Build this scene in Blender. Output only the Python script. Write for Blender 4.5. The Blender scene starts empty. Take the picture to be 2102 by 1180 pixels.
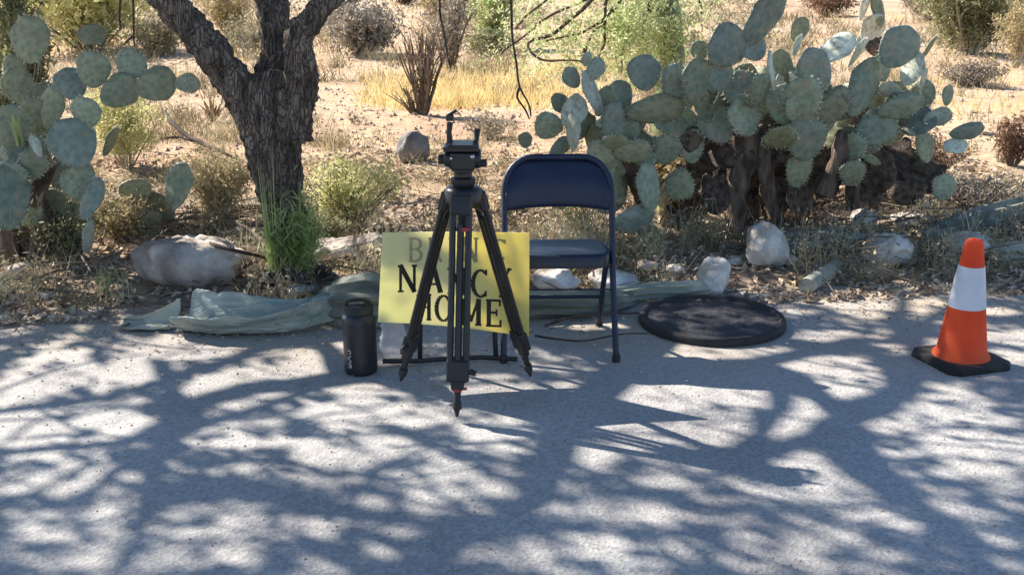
import bpy, math, random
from mathutils import Vector, Matrix, noise, Quaternion
R = math.radians
random.seed(11)
S = bpy.context.scene
COL = S.collection

# ------------------------------------------------------------------ camera
CAMH, PITCH, FPX = 1.55, R(16.6), 2300.0
cam = bpy.data.objects.new('camera', bpy.data.cameras.new('camera'))
COL.objects.link(cam)
cam.location = (0, 0, CAMH)
cam.rotation_euler = (R(90) - PITCH, 0, 0)
cam.data.sensor_width = 36
cam.data.lens = FPX / 2102 * 36
cam.data.clip_end = 600
cam.data.clip_start = 0.05
S.camera = cam
# ------------------------------------------------------------------ light
SHX, SHY = 1.10, -0.72            # ground shadow offset of a point one metre up
sundir = Vector((-SHX, -SHY, 1)).normalized()
w = bpy.data.worlds.new('World'); S.world = w; w.use_nodes = True
nt = w.node_tree
bg = nt.nodes['Background']
sky = nt.nodes.new('ShaderNodeTexSky'); sky.sky_type = 'NISHITA'; sky.sun_disc = False
sky.sun_elevation = math.asin(sundir.z)
sky.sun_rotation = math.atan2(sundir.x, sundir.y)
sky.air_density = 1.0; sky.dust_density = .3; sky.ozone_density = 3.0
nt.links.new(sky.outputs[0], bg.inputs[0])
bg.inputs[1].default_value = 0.080
sl = bpy.data.lights.new('sun', 'SUN'); sl.energy = 5.0; sl.angle = R(0.53); sl.color = (1.0, 0.925, 0.82)
so = bpy.data.objects.new('sun', sl); COL.objects.link(so)
so.rotation_euler = (-sundir).to_track_quat('-Z', 'Y').to_euler()
S.view_settings.view_transform = 'Standard'
S.view_settings.look = 'None'
S.view_settings.gamma = 1
S.view_settings.exposure = 1.36
S.cycles.filter_width = 1.5
S.cycles.max_bounces = 6
S.cycles.diffuse_bounces = 3
S.cycles.transparent_max_bounces = 6

# ------------------------------------------------------------------ pixel <-> world helpers (photo pixels, 2102 x 1180)
CP, SP = math.cos(PITCH), math.sin(PITCH)
def ray(px, py):
    a = (px - 1051) / FPX; b = (py - 590) / FPX
    return Vector((a, CP - b * SP, -SP - b * CP))
def PZ(px, py, z=0.0):
    d = ray(px, py); t = (z - CAMH) / d.z
    return Vector((d.x * t, d.y * t, z))
def PY(px, py, Y):
    d = ray(px, py); t = Y / d.y
    return Vector((d.x * t, Y, CAMH + d.z * t))
def ppm(Y, z=0.3):               # photo pixels per metre at distance Y
    return FPX / (Y * CP + (CAMH - z) * SP)
def lerp(a, b, t): return a + (b - a) * t
def nz(x, y, z=0.0, s=1.0): return noise.noise(Vector((x * s, y * s, z)))
def fbm(x, y, z=0.0, s=1.0, o=4):
    v = 0; a = 1; t = 0
    for i in range(o):
        v += a * noise.noise(Vector((x * s, y * s, z + i * 7.3))); t += a
        a *= .5; s *= 2.1
    return v / t

# ------------------------------------------------------------------ mesh builder
class M:
    def __init__(s): s.v = []; s.f = []
    def quad(s, a, b, c, d):
        n = len(s.v); s.v += [a, b, c, d]; s.f.append((n, n + 1, n + 2, n + 3))
    def tube(s, pts, rad, n=8, cap=True, rot=0.0, prof=None):
        pts = [Vector(p) for p in pts]
        if not isinstance(rad, (list, tuple)): rad = [rad] * len(pts)
        base = len(s.v)
        up = None
        for i, p in enumerate(pts):
            if i == 0: t = pts[1] - pts[0]
            elif i == len(pts) - 1: t = pts[-1] - pts[-2]
            else: t = (pts[i + 1] - pts[i]).normalized() + (pts[i] - pts[i - 1]).normalized()
            if t.length < 1e-9: t = Vector((0, 0, 1))
            t.normalize()
            if up is None:
                up = t.orthogonal().normalized()
            else:
                up = up - t * up.dot(t)
                if up.length < 1e-6: up = t.orthogonal()
                up.normalize()
            side = t.cross(up)
            for k in range(n):
                a = 2 * math.pi * k / n + rot
                rr = rad[i] * (prof[k % len(prof)] if prof else 1)
                s.v.append(p + up * math.cos(a) * rr + side * math.sin(a) * rr)
        for i in range(len(pts) - 1):
            for k in range(n):
                a = base + i * n + k; b = base + i * n + (k + 1) % n
                s.f.append((a, b, b + n, a + n))
        if cap:
            s.f.append(tuple(base + k for k in range(n))[::-1])
            s.f.append(tuple(base + (len(pts) - 1) * n + k for k in range(n)))
    def box(s, c, size, rot=None, taper=1.0):
        c = Vector(c); hx, hy, hz = size[0] / 2, size[1] / 2, size[2] / 2
        n = len(s.v)
        for dz in (-1, 1):
            tp = taper if dz > 0 else 1
            for dx, dy in ((-1, -1), (1, -1), (1, 1), (-1, 1)):
                p = Vector((dx * hx * tp, dy * hy * tp, dz * hz))
                if rot is not None: p = rot @ p
                s.v.append(c + p)
        for f in ((3, 2, 1, 0), (4, 5, 6, 7), (0, 1, 5, 4), (1, 2, 6, 5), (2, 3, 7, 6), (3, 0, 4, 7)):
            s.f.append(tuple(n + i for i in f))
    def lathe(s, prof, n=32, c=(0, 0, 0), axis=None):
        c = Vector(c); base = len(s.v)
        for r, z in prof:
            for k in range(n):
                a = 2 * math.pi * k / n
                p = Vector((r * math.cos(a), r * math.sin(a), z))
                if axis is not None: p = axis @ p
                s.v.append(c + p)
        for i in range(len(prof) - 1):
            for k in range(n):
                a = base + i * n + k; b = base + i * n + (k + 1) % n
                s.f.append((a, b, b + n, a + n))
        s.f.append(tuple(base + k for k in range(n))[::-1])
        s.f.append(tuple(base + (len(prof) - 1) * n + k for k in range(n)))
    def build(s, name, mat, parent=None, smooth=True, bevel=0.0, kind=None, origin=None):
        me = bpy.data.meshes.new(name)
        o0 = Vector(origin) if origin is not None else Vector((0, 0, 0))
        me.from_pydata([tuple(Vector(v) - o0) for v in s.v], [], s.f)
        me.update()
        if smooth:
            me.polygons.foreach_set('use_smooth', [True] * len(me.polygons))
            try: me.set_sharp_from_angle(angle=R(50))
            except Exception: pass
        me.materials.append(mat)
        o = bpy.data.objects.new(name, me); COL.objects.link(o)
        o.location = o0
        if parent is not None: o.parent = parent
        if bevel:
            b = o.modifiers.new('b', 'BEVEL'); b.width = bevel; b.segments = 2; b.limit_method = 'ANGLE'; b.angle_limit = R(40)
        if kind: o['kind'] = kind
        return o

def tag(o, label=None, cat=None, group=None, kind=None):
    if label: o['label'] = label
    if cat: o['category'] = cat
    if group: o['group'] = group
    if kind: o['kind'] = kind
    return o
def empty(name, loc, label, cat, group=None, rz=0.0):
    o = bpy.data.objects.new(name, None); COL.objects.link(o)
    o.empty_display_size = .1
    o.location = loc; o.rotation_euler = (0, 0, rz)
    return tag(o, label, cat, group)

# ------------------------------------------------------------------ materials
def mat(name, c1, c2=None, scale=8.0, rough=.8, bump=0.0, bscale=None, c3=None, trans=0.0, spec=.5,
        coords='Object', stretch=None, pos=(.38, .62), metallic=0.0, coat=0.0, objvar=0.0, detail=6):
    m = bpy.data.materials.new(name); m.use_nodes = True
    n = m.node_tree.nodes; L = m.node_tree.links
    b = n['Principled BSDF']
    b.inputs['Roughness'].default_value = rough
    b.inputs['Specular IOR Level'].default_value = spec
    b.inputs['Metallic'].default_value = metallic
    b.inputs['Coat Weight'].default_value = coat
    tc = n.new('ShaderNodeTexCoord')
    mp = n.new('ShaderNodeMapping'); L.new(tc.outputs[coords], mp.inputs[0])
    if stretch: mp.inputs['Scale'].default_value = stretch
    col = None
    if c2 is not None:
        t = n.new('ShaderNodeTexNoise'); t.inputs['Scale'].default_value = scale; t.inputs['Detail'].default_value = detail
        L.new(mp.outputs[0], t.inputs['Vector'])
        r = n.new('ShaderNodeValToRGB'); L.new(t.outputs[0], r.inputs[0])
        e = r.color_ramp.elements
        e[0].position = pos[0]; e[0].color = (*c1, 1); e[1].position = pos[1]; e[1].color = (*c2, 1)
        if c3 is not None:
            k = e.new(.5 * (pos[0] + pos[1])); k.color = (*c3, 1)
        col = r.outputs[0]
    if objvar:
        oi = n.new('ShaderNodeObjectInfo')
        hs = n.new('ShaderNodeHueSaturation')
        mr = n.new('ShaderNodeMapRange'); mr.inputs[3].default_value = 1 - objvar; mr.inputs[4].default_value = 1 + objvar
        L.new(oi.outputs['Random'], mr.inputs[0]); L.new(mr.outputs[0], hs.inputs['Value'])
        if col: L.new(col, hs.inputs['Color'])
        else: hs.inputs['Color'].default_value = (*c1, 1)
        col = hs.outputs[0]
    if col: L.new(col, b.inputs['Base Color'])
    else: b.inputs['Base Color'].default_value = (*c1, 1)
    if bump:
        t2 = n.new('ShaderNodeTexNoise'); t2.inputs['Scale'].default_value = bscale or scale * 3; t2.inputs['Detail'].default_value = 8
        L.new(mp.outputs[0], t2.inputs['Vector'])
        bp = n.new('ShaderNodeBump'); bp.inputs['Strength'].default_value = bump; bp.inputs['Distance'].default_value = .02
        L.new(t2.outputs[0], bp.inputs['Height']); L.new(bp.outputs[0], b.inputs['Normal'])
    if trans:
        tr = n.new('ShaderNodeBsdfTranslucent'); mx = n.new('ShaderNodeMixShader'); mx.inputs[0].default_value = trans
        if col: L.new(col, tr.inputs[0])
        else: tr.inputs[0].default_value = (*c1, 1)
        L.new(b.outputs[0], mx.inputs[1]); L.new(tr.outputs[0], mx.inputs[2])
        L.new(mx.outputs[0], n['Material Output'].inputs[0])
    return m

# asphalt: old, dusty, bleached, exposed aggregate
def asphalt():
    m = mat('asphalt', (.295, .285, .28), (.385, .375, .365), 1.1, .92, .0)
    n = m.node_tree.nodes; L = m.node_tree.links; b = n['Principled BSDF']
    tc = n.new('ShaderNodeTexCoord')
    base = b.inputs['Base Color'].links[0].from_socket
    v = n.new('ShaderNodeTexVoronoi'); v.inputs['Scale'].default_value = 95; L.new(tc.outputs['Object'], v.inputs['Vector'])
    r = n.new('ShaderNodeValToRGB'); L.new(v.outputs['Color'], r.inputs[0])
    r.color_ramp.elements[0].position = .1; r.color_ramp.elements[0].color = (.70, .70, .71, 1)
    r.color_ramp.elements[1].position = .8; r.color_ramp.elements[1].color = (1.2, 1.19, 1.17, 1)
    mx = n.new('ShaderNodeMixRGB'); mx.blend_type = 'MULTIPLY'; mx.inputs[0].default_value = .75
    L.new(base, mx.inputs[1]); L.new(r.outputs[0], mx.inputs[2])
    # dust washed onto the road from the verge
    ns = n.new('ShaderNodeTexNoise'); ns.inputs['Scale'].default_value = 1.3; ns.inputs['Detail'].default_value = 7
    L.new(tc.outputs['Object'], ns.inputs['Vector'])
    sx = n.new('ShaderNodeSeparateXYZ'); L.new(tc.outputs['Object'], sx.inputs[0])
    mr = n.new('ShaderNodeMapRange'); L.new(sx.outputs['Y'], mr.inputs[0])
    mr.inputs[1].default_value = 3.7; mr.inputs[2].default_value = 5.0
    ad = n.new('ShaderNodeMath'); ad.operation = 'MULTIPLY'; L.new(mr.outputs[0], ad.inputs[0])
    r2 = n.new('ShaderNodeMapRange'); L.new(ns.outputs[0], r2.inputs[0]); r2.inputs[1].default_value = .35; r2.inputs[2].default_value = .6
    L.new(r2.outputs[0], ad.inputs[1])
    m2 = n.new('ShaderNodeMixRGB'); L.new(ad.outputs[0], m2.inputs[0]); L.new(mx.outputs[0], m2.inputs[1])
    m2.inputs[2].default_value = (.40, .33, .25, 1)
    L.new(m2.outputs[0], b.inputs['Base Color'])
    bp = n.new('ShaderNodeBump'); bp.inputs['Strength'].default_value = .5; bp.inputs['Distance'].default_value = .004
    L.new(v.outputs['Distance'], bp.inputs['Height']); L.new(bp.outputs[0], b.inputs['Normal'])
    return m
def dirt():
    m = mat('dirt', (.43, .275, .175), (.52, .395, .265), .55, .95, .0, pos=(.35, .65), c3=(.48, .34, .22))
    n = m.node_tree.nodes; L = m.node_tree.links; b = n['Principled BSDF']
    tc = n.new('ShaderNodeTexCoord')
    base = b.inputs['Base Color'].links[0].from_socket
    t = n.new('ShaderNodeTexNoise'); t.inputs['Scale'].default_value = 9; t.inputs['Detail'].default_value = 10; t.inputs['Roughness'].default_value = .7
    L.new(tc.outputs['Object'], t.inputs['Vector'])
    r = n.new('ShaderNodeValToRGB'); L.new(t.outputs[0], r.inputs[0])
    r.color_ramp.elements[0].position = .36; r.color_ramp.elements[0].color = (.58, .54, .51, 1)
    r.color_ramp.elements[1].position = .58; r.color_ramp.elements[1].color = (1.12, 1.1, 1.05, 1)
    mx = n.new('ShaderNodeMixRGB'); mx.blend_type = 'MULTIPLY'; mx.inputs[0].default_value = .85
    L.new(base, mx.inputs[1]); L.new(r.outputs[0], mx.inputs[2])
    # darker brown toward the verge, broken up by noise
    sx = n.new('ShaderNodeSeparateXYZ'); L.new(tc.outputs['Object'], sx.inputs[0])
    mr = n.new('ShaderNodeMapRange'); L.new(sx.outputs['Y'], mr.inputs[0])
    mr.inputs[1].default_value = 8.6; mr.inputs[2].default_value = 6.6
    t3 = n.new('ShaderNodeTexNoise'); t3.inputs['Scale'].default_value = 1.6; t3.inputs['Detail'].default_value = 5
    L.new(tc.outputs['Object'], t3.inputs['Vector'])
    ml = n.new('ShaderNodeMath'); ml.operation = 'MULTIPLY'; L.new(mr.outputs[0], ml.inputs[0])
    r3 = n.new('ShaderNodeMapRange'); L.new(t3.outputs[0], r3.inputs[0]); r3.inputs[1].default_value = .3; r3.inputs[2].default_value = .55
    L.new(r3.outputs[0], ml.inputs[1])
    m2 = n.new('ShaderNodeMixRGB'); L.new(ml.outputs[0], m2.inputs[0]); L.new(mx.outputs[0], m2.inputs[1])
    m2.inputs[2].default_value = (.27, .20, .145, 1)
    L.new(m2.outputs[0], b.inputs['Base Color'])
    bp = n.new('ShaderNodeBump'); bp.inputs['Strength'].default_value = .8; bp.inputs['Distance'].default_value = .03
    L.new(t.outputs[0], bp.inputs['Height']); L.new(bp.outputs[0], b.inputs['Normal'])
    return m
MT = {}
MT['asphalt'] = asphalt()
MT['dirt'] = dirt()
MT['bark'] = mat('bark', (.07, .052, .041), (.29, .225, .18), 7, .95, 1.0, 14, coords='Object', stretch=(3, 3, .8), pos=(.35, .7))
MT['bark_pale'] = mat('bark_pale', (.16, .12, .09), (.30, .24, .18), 9, .9, .6, 22, stretch=(2, 2, .6))
MT['twig'] = mat('twig', (.10, .075, .055), (.22, .17, .13), 12, .9)
MT['twig_dark'] = mat('twig_dark', (.04, .028, .022), (.10, .07, .055), 12, .9)
MT['twig_pale'] = mat('twig_pale', (.34, .29, .21), (.52, .46, .35), 12, .85)
MT['leaf'] = mat('leaf', (.07, .11, .035), (.13, .18, .06), 5, .6, trans=.35)
MT['leaf_bright'] = mat('leaf_bright', (.40, .47, .19), (.62, .65, .36), 4, .6, trans=.45)
MT['leaf_yellow'] = mat('leaf_yellow', (.46, .46, .18), (.72, .68, .34), 5, .7, trans=.4)
MT['leaf_olive'] = mat('leaf_olive', (.16, .17, .08), (.34, .33, .17), 5, .7, trans=.35)
MT['leaf_tan'] = mat('leaf_tan', (.34, .27, .14), (.56, .47, .27), 6, .8, trans=.3)
MT['leaf_grey'] = mat('leaf_grey', (.24, .20, .16), (.42, .37, .29), 6, .85, trans=.2)
MT['leaf_rust'] = mat('leaf_rust', (.16, .09, .055), (.33, .20, .12), 6, .85, trans=.2)
MT['broom'] = mat('broom', (.26, .34, .10), (.54, .60, .26), 6, .6, trans=.35)
MT['grass'] = mat('grass', (.62, .47, .20), (.85, .70, .38), 3, .8, trans=.4)
MT['litter'] = mat('litter', (.14, .095, .065), (.68, .56, .42), 26, .9, c3=(.38, .28, .19), pos=(.34, .62))
MT['gravel'] = mat('gravel', (.28, .20, .15), (.60, .53, .44), 20, .9, c3=(.44, .33, .25), pos=(.3, .7))
MT['rock_pale'] = mat('rock_pale', (.34, .29, .24), (.74, .71, .66), 6, .9, .7, 30, objvar=.1)
MT['rock_brown'] = mat('rock_brown', (.26, .20, .165), (.60, .52, .45), 5, .92, .8, 16)
MT['rock_dark'] = mat('rock_dark', (.13, .12, .12), (.24, .23, .22), 7, .9, .7, 25)
MT['cut_wood'] = mat('cut_wood', (.55, .45, .30), (.72, .62, .45), 20, .9)

def bark_cracks(m):
    n = m.node_tree.nodes; L = m.node_tree.links; b = n['Principled BSDF']
    tc = n.new('ShaderNodeTexCoord'); mp = n.new('ShaderNodeMapping'); mp.inputs['Scale'].default_value = (1, 1, .2); L.new(tc.outputs['Object'], mp.inputs[0])
    wn = n.new('ShaderNodeTexNoise'); wn.inputs['Scale'].default_value = 9; L.new(mp.outputs[0], wn.inputs['Vector'])
    va = n.new('ShaderNodeVectorMath'); va.operation = 'MULTIPLY_ADD'; L.new(wn.outputs['Color'], va.inputs[0]); va.inputs[1].default_value = (.3, .3, .3); L.new(mp.outputs[0], va.inputs[2])
    v = n.new('ShaderNodeTexVoronoi'); v.feature = 'DISTANCE_TO_EDGE'; v.inputs['Scale'].default_value = 34; L.new(va.outputs[0], v.inputs['Vector'])
    r = n.new('ShaderNodeMapRange'); L.new(v.outputs['Distance'], r.inputs[0]); r.inputs[1].default_value = -.08; r.inputs[2].default_value = .12
    mx = n.new('ShaderNodeMixRGB'); base = b.inputs['Base Color'].links[0].from_socket
    L.new(r.outputs[0], mx.inputs[0]); mx.inputs[1].default_value = (.075, .058, .048, 1); L.new(base, mx.inputs[2]); L.new(mx.outputs[0], b.inputs['Base Color'])
    bp = n.new('ShaderNodeBump'); bp.inputs['Strength'].default_value = 1; bp.inputs['Distance'].default_value = .025
    L.new(r.outputs[0], bp.inputs['Height']); L.new(b.inputs['Normal'].links[0].from_socket, bp.inputs['Normal']); L.new(bp.outputs[0], b.inputs['Normal'])
MT['stump'] = mat('stump', (.05, .036, .028), (.19, .135, .10), 11, .95, 1.0, 26, stretch=(2, 2, .7))
bark_cracks(MT['bark'])
def cactus_mat(name, c1, c2):
    m = mat(name, c1, c2, 7, .5, .15, 25, objvar=.30, spec=.35, trans=.0)
    n = m.node_tree.nodes; L = m.node_tree.links; b = n['Principled BSDF']
    tc = n.new('ShaderNodeTexCoord')
    mp = n.new('ShaderNodeMapping'); L.new(tc.outputs['Object'], mp.inputs[0]); mp.inputs['Scale'].default_value = (1, .05, 1)
    v = n.new('ShaderNodeTexVoronoi'); v.inputs['Scale'].default_value = 8; v.inputs['Randomness'].default_value = .45
    L.new(mp.outputs[0], v.inputs['Vector'])
    lt = n.new('ShaderNodeMapRange'); L.new(v.outputs['Distance'], lt.inputs[0])
    lt.inputs[1].default_value = .05; lt.inputs[2].default_value = .11; lt.inputs[3].default_value = .75; lt.inputs[4].default_value = 0
    base = b.inputs['Base Color'].links[0].from_socket
    # corky, scarred patches
    t = n.new('ShaderNodeTexNoise'); t.inputs['Scale'].default_value = 5; t.inputs['Detail'].default_value = 8
    oi = n.new('ShaderNodeObjectInfo'); va = n.new('ShaderNodeVectorMath'); va.operation = 'ADD'
    L.new(tc.outputs['Object'], va.inputs[0]); L.new(oi.outputs['Location'], va.inputs[1]); L.new(va.outputs[0], t.inputs['Vector'])
    sc = n.new('ShaderNodeMapRange'); L.new(t.outputs[0], sc.inputs[0]); sc.inputs[1].default_value = .54; sc.inputs[2].default_value = .66; sc.inputs[4].default_value = .75
    m0 = n.new('ShaderNodeMixRGB'); L.new(sc.outputs[0], m0.inputs[0]); L.new(base, m0.inputs[1]); m0.inputs[2].default_value = (.30, .25, .17, 1)
    m1 = n.new('ShaderNodeMixRGB'); L.new(lt.outputs[0], m1.inputs[0]); L.new(m0.outputs[0], m1.inputs[1]); m1.inputs[2].default_value = (.42, .38, .27, 1)
    L.new(m1.outputs[0], b.inputs['Base Color'])
    return m
MT['pad'] = cactus_mat('pad', (.165, .205, .14), (.28, .315, .22))
MT['pad_blue'] = cactus_mat('pad_blue', (.165, .21, .172), (.27, .31, .25))
MT['pad_olive'] = cactus_mat('pad_olive', (.17, .185, .11), (.29, .295, .18))
MT['pad_sunlit_pale'] = cactus_mat('pad_sunlit_pale', (.40, .45, .36), (.58, .60, .50))  # sun on waxy pads painted in as pale colour; weathered grey pads share it
MT['pad_dead'] = mat('pad_dead', (.045, .033, .026), (.17, .125, .095), 6, .95, .8, 20, objvar=.3)
MT['husk_teal'] = mat('husk_teal', (.15, .22, .225), (.44, .46, .41), 5.5, .6, .9, 18, stretch=(.35, 3, 3), pos=(.33, .66), c3=(.27, .31, .28))
MT['husk_grey'] = mat('husk_grey', (.24, .26, .21), (.44, .44, .36), 5, .8, .5, 22, stretch=(.4, 2, 2))
MT['husk_green'] = mat('husk_green', (.075, .085, .07), (.24, .25, .20), 5, .75, .5, 22, stretch=(.4, 2, 2))

# ------------------------------------------------------------------ ground
def edge(x):
    return 4.93 + .10 * x + .13 * fbm(x, 3.1, 0, .8) + .05 * nz(x, 9, 0, 5)
def gz(x, y):
    e = y - edge(x)
    if e <= -.0: return -.014
    s = min(1, e / .3); s = s * s * (3 - 2 * s)
    h = -.014 + .035 * s + s * .03 * fbm(x, y, 0, 2.5) + s * .012 * nz(x, y, 4, 9)
    if y > 7: h += min(1, (y - 7) / 5) * .14 * fbm(x, y, 2, .35)
    if y > 16: h += (y - 16) * .010 + min(1, (y - 16) / 20) * .5 * fbm(x, y, 5, .08)
    return h
def axis(segs):
    out = [segs[0][0]]
    for a, b, st in segs:
        n = max(1, round((b - a) / st))
        out += [a + (b - a) * (i + 1) / n for i in range(n)]
    return out
xs = axis([(-160, -40, 12), (-40, -12, 2), (-12, -4, .4), (-4, 4.5, .07), (4.5, 12, .4), (12, 40, 2), (40, 160, 12)])
ys = axis([(-40, 0, 8), (0, 4, 1), (4, 8, .06), (8, 16, .12), (16, 40, .8), (40, 200, 8)])
g = M()
for y in ys:
    for x in xs: g.v.append((x, y, gz(x, y)))
nx = len(xs)
for j in range(len(ys) - 1):
    for i in range(nx - 1):
        a = j * nx + i
        g.f.append((a, a + 1, a + nx + 1, a + nx))
tag(g.build('ground', MT['dirt']), kind='structure')
rd = M()
rx = axis([(-60, -4, 4), (-4, 4.5, .25), (4.5, 60, 4)])
for x in rx:
    yo = edge(max(-6, min(6, x))) + .35 + (.10 * (x - max(-6, min(6, x))))
    rd.v += [(x, -7, 0), (x, yo, 0)]
for i in range(len(rx) - 1): rd.f.append((2 * i, 2 * i + 2, 2 * i + 3, 2 * i + 1))
tag(rd.build('road', MT['asphalt']), kind='structure')

# ------------------------------------------------------------------ sun patches left open by the crown (photo pixels on the ground)
OPEN = [(1110,897,70,9),(1210,925,70,9),(1060,850,60,16),(1450,760,150,44),(1900,640,50,8),(1010,1130,70,16),(250,1060,70,12),(60,1100,60,12),(1650,1120,60,14),(1450,1010,60,12),(760,1130,60,14),(1345,680,28,8),(1450,690,24,8),(1480,658,44,6),(1510,674,40,5),(1300,838,175,36),(1100,812,130,20),(1385,768,140,30),(1600,790,150,16),(500,960,60,16),(380,1090,60,14),(1350,1060,60,12),(1500,1060,50,14),(1800,1060,60,18),(1700,1100,50,14),(150,1150,60,14),(1150,1050,60,14),
 (75,780,72,55),(90,728,24,32),(262,765,82,30),(400,717,95,20),(590,762,112,38),(270,806,48,18),(520,702,30,6),(680,708,34,9),
 (200,830,34,12),(130,875,140,32),(5,882,34,20),(432,800,60,20),(450,831,32,7),(485,896,92,26),(740,806,50,13),(732,853,66,26),(870,850,60,26),
 (1000,896,62,14),(720,918,110,32),(650,831,50,9),(60,926,55,11),(150,935,50,9),(80,985,90,24),(215,985,36,28),(310,988,32,20),(620,990,50,17),(680,1020,30,8),
 (760,1026,34,15),(890,975,50,20),(925,1032,60,20),(1010,1010,40,10),(490,1065,50,26),(650,1075,50,18),(360,1045,28,10),(205,1055,30,11),(260,1112,40,11),(450,1130,60,24),
 (560,1100,40,12),(640,1172,60,16),(830,1085,50,12),(60,1060,40,14),
 (1300,812,110,20),(1490,815,90,18),(1470,870,95,32),(1080,800,35,12),(1130,818,34,8),(1370,901,50,11),(1650,860,55,36),(1630,930,120,36),(1790,965,62,20),
 (1730,750,88,16),(1670,806,72,14),(1765,780,56,14),(1915,806,78,18),(1905,856,130,28),(2010,935,120,48),(1140,960,70,13),(1090,922,60,9),(1205,940,62,10),(1360,985,42,10),
 (1470,960,50,12),(1650,1000,130,26),(1280,1142,125,36),(1560,1150,62,22),(1750,1166,80,18),(2000,1052,60,26),(2060,1000,50,26),(1100,1132,62,26),(1900,1010,60,12),
 (1150,668,75,26),(1250,672,60,22),(1790,622,88,20),(1878,705,60,20),(2050,640,40,8),(2005,572,50,9),(2072,738,40,18),(2060,690,50,12),
 (800,746,24,6),(980,772,60,6),(1060,750,50,7),(1700,690,60,10),(1560,720,80,8),(1640,640,30,5),(1900,590,50,8),
 (300,660,50,7),(150,600,40,7),(1480,655,60,8),(1420,690,40,8),
 (1180,600,90,22),(1330,450,60,40),(1300,340,80,40),(1700,470,70,25),(1850,470,80,22),(720,420,110,70),(280,300,90,60),(450,430,80,60),(960,330,90,60),(800,520,70,40),
 (1170,180,70,90),(1750,120,60,60),(1870,150,60,50),(390,520,80,24),(1560,420,30,50)]
OG = []
for cx, cy, ra, rb in OPEN:
    c = PZ(cx, cy); l = PZ(cx + ra, cy); t = PZ(cx, cy - rb); b = PZ(cx, cy + rb)
    OG.append((c.x, (t.y + b.y) / 2, (l.x - c.x) * 1.2, (t.y - b.y) / 2 * 1.2))
def open_at(x, y):
    k = 0
    wob = .12 + .28 * nz(x, y, 1.7, 4.5) + .22 * nz(x, y, 8.7, 13)
    for cx, cy, a, b in OG:
        d = ((x - cx) / a) ** 2 + ((y - cy) / b) ** 2
        if d < 1.0 + wob * 1.6: return True
    return False

# ------------------------------------------------------------------ the big mesquite
def noisy(pts, k=4, amp=.02, seed=0):
    out = []
    pts = [Vector(p) for p in pts]
    for i in range(len(pts) - 1):
        for j in range(k):
            t = j / k
            p0 = pts[max(0, i - 1)]; p1 = pts[i]; p2 = pts[i + 1]; p3 = pts[min(len(pts) - 1, i + 2)]
            q = .5 * ((2 * p1) + (p2 - p0) * t + (2 * p0 - 5 * p1 + 4 * p2 - p3) * t * t + (3 * p1 - p0 - 3 * p2 + p3) * t ** 3)
            q = q + Vector((nz(q.x, q.z, seed, 6), nz(q.y, q.z, seed + 3, 6), nz(q.x, q.y, seed + 5, 6))) * amp
            out.append(q)
    out.append(pts[-1])
    return out
def radseq(r, n): 
    m = len(r) - 1; out = []
    for i in range(n):
        t = i / (n - 1) * m; k = min(int(t), m - 1); out.append(lerp(r[k], r[k + 1], t - k))
    return out
def limb(m, pts, rads, n=10, k=4, amp=.02, seed=0):
    q = noisy(pts, k, amp, seed); m.tube(q, radseq(rads, len(q)), n)
    return q
tree = empty('mesquite_tree', (-1.08, 5.2, 0), 'old mesquite tree with dark rough forking trunk beside the pale boulder and road edge', 'tree')
T = lambda x, y, Y: PY(x, y, Y)
tm = M()
limb(tm, [T(600, 610, 5.2), T(592, 520, 5.2), T(580, 420, 5.21), T(560, 320, 5.22), T(556, 230, 5.22), T(560, 165, 5.24)],
     [.125, .102, .107, .135, .148, .108], 16, 5, .02)
limb(tm, [T(560, 300, 5.22), T(505, 215, 5.18), T(450, 130, 5.15), T(390, 55, 5.14), T(330, -15, 5.16), T(240, -75, 5.25)], [.125, .094, .086, .082, .078, .07], 14, 4, .02, 3)
limb(tm, [T(560, 250, 5.25), T(568, 120, 5.32), T(562, 30, 5.4), T(560, -40, 5.5), T(570, -130, 5.7)], [.125, .082, .078, .074, .07], 14, 4, .02, 6)
limb(tm, [T(590, 280, 5.18), T(618, 170, 5.14), T(614, 95, 5.1), T(640, 35, 5.1), T(690, -20, 5.12), T(760, -90, 5.1)], [.115, .086, .074, .062, .055, .045], 14, 4, .015, 9)
# flared roots
for a in (0.3, 1.5, 2.7, 4.0, 5.2):
    limb(tm, [T(598, 560, 5.2), Vector((-1.06 + .12 * math.cos(a), 5.2 + .12 * math.sin(a), .07)), Vector((-1.06 + .26 * math.cos(a), 5.2 + .26 * math.sin(a), -.05))], [.08, .05, .02], 8, 4, .01, a)
tk = tm.build('trunk', MT['bark'], None)
md = tk.modifiers.new('r', 'REMESH'); md.mode = 'VOXEL'; md.voxel_size = .014; md.use_smooth_shade = True
tx = bpy.data.textures.new('barktex', 'CLOUDS'); tx.noise_scale = .09; tx.noise_depth = 4
dm = tk.modifiers.new('d', 'DISPLACE'); dm.texture = tx; dm.strength = .05; dm.mid_level = .62
tx2 = bpy.data.textures.new('barktex2', 'CLOUDS'); tx2.noise_scale = .025; tx2.noise_depth = 3
dm2 = tk.modifiers.new('d2', 'DISPLACE'); dm2.texture = tx2; dm2.strength = .035; dm2.mid_level = .5
tk.parent = tree; tk.matrix_parent_inverse = Matrix.Translation(-tree.location)
def child_world(o, par):
    o.parent = par; o.matrix_parent_inverse = Matrix.Translation(-Vector(par.location)); return o

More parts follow.
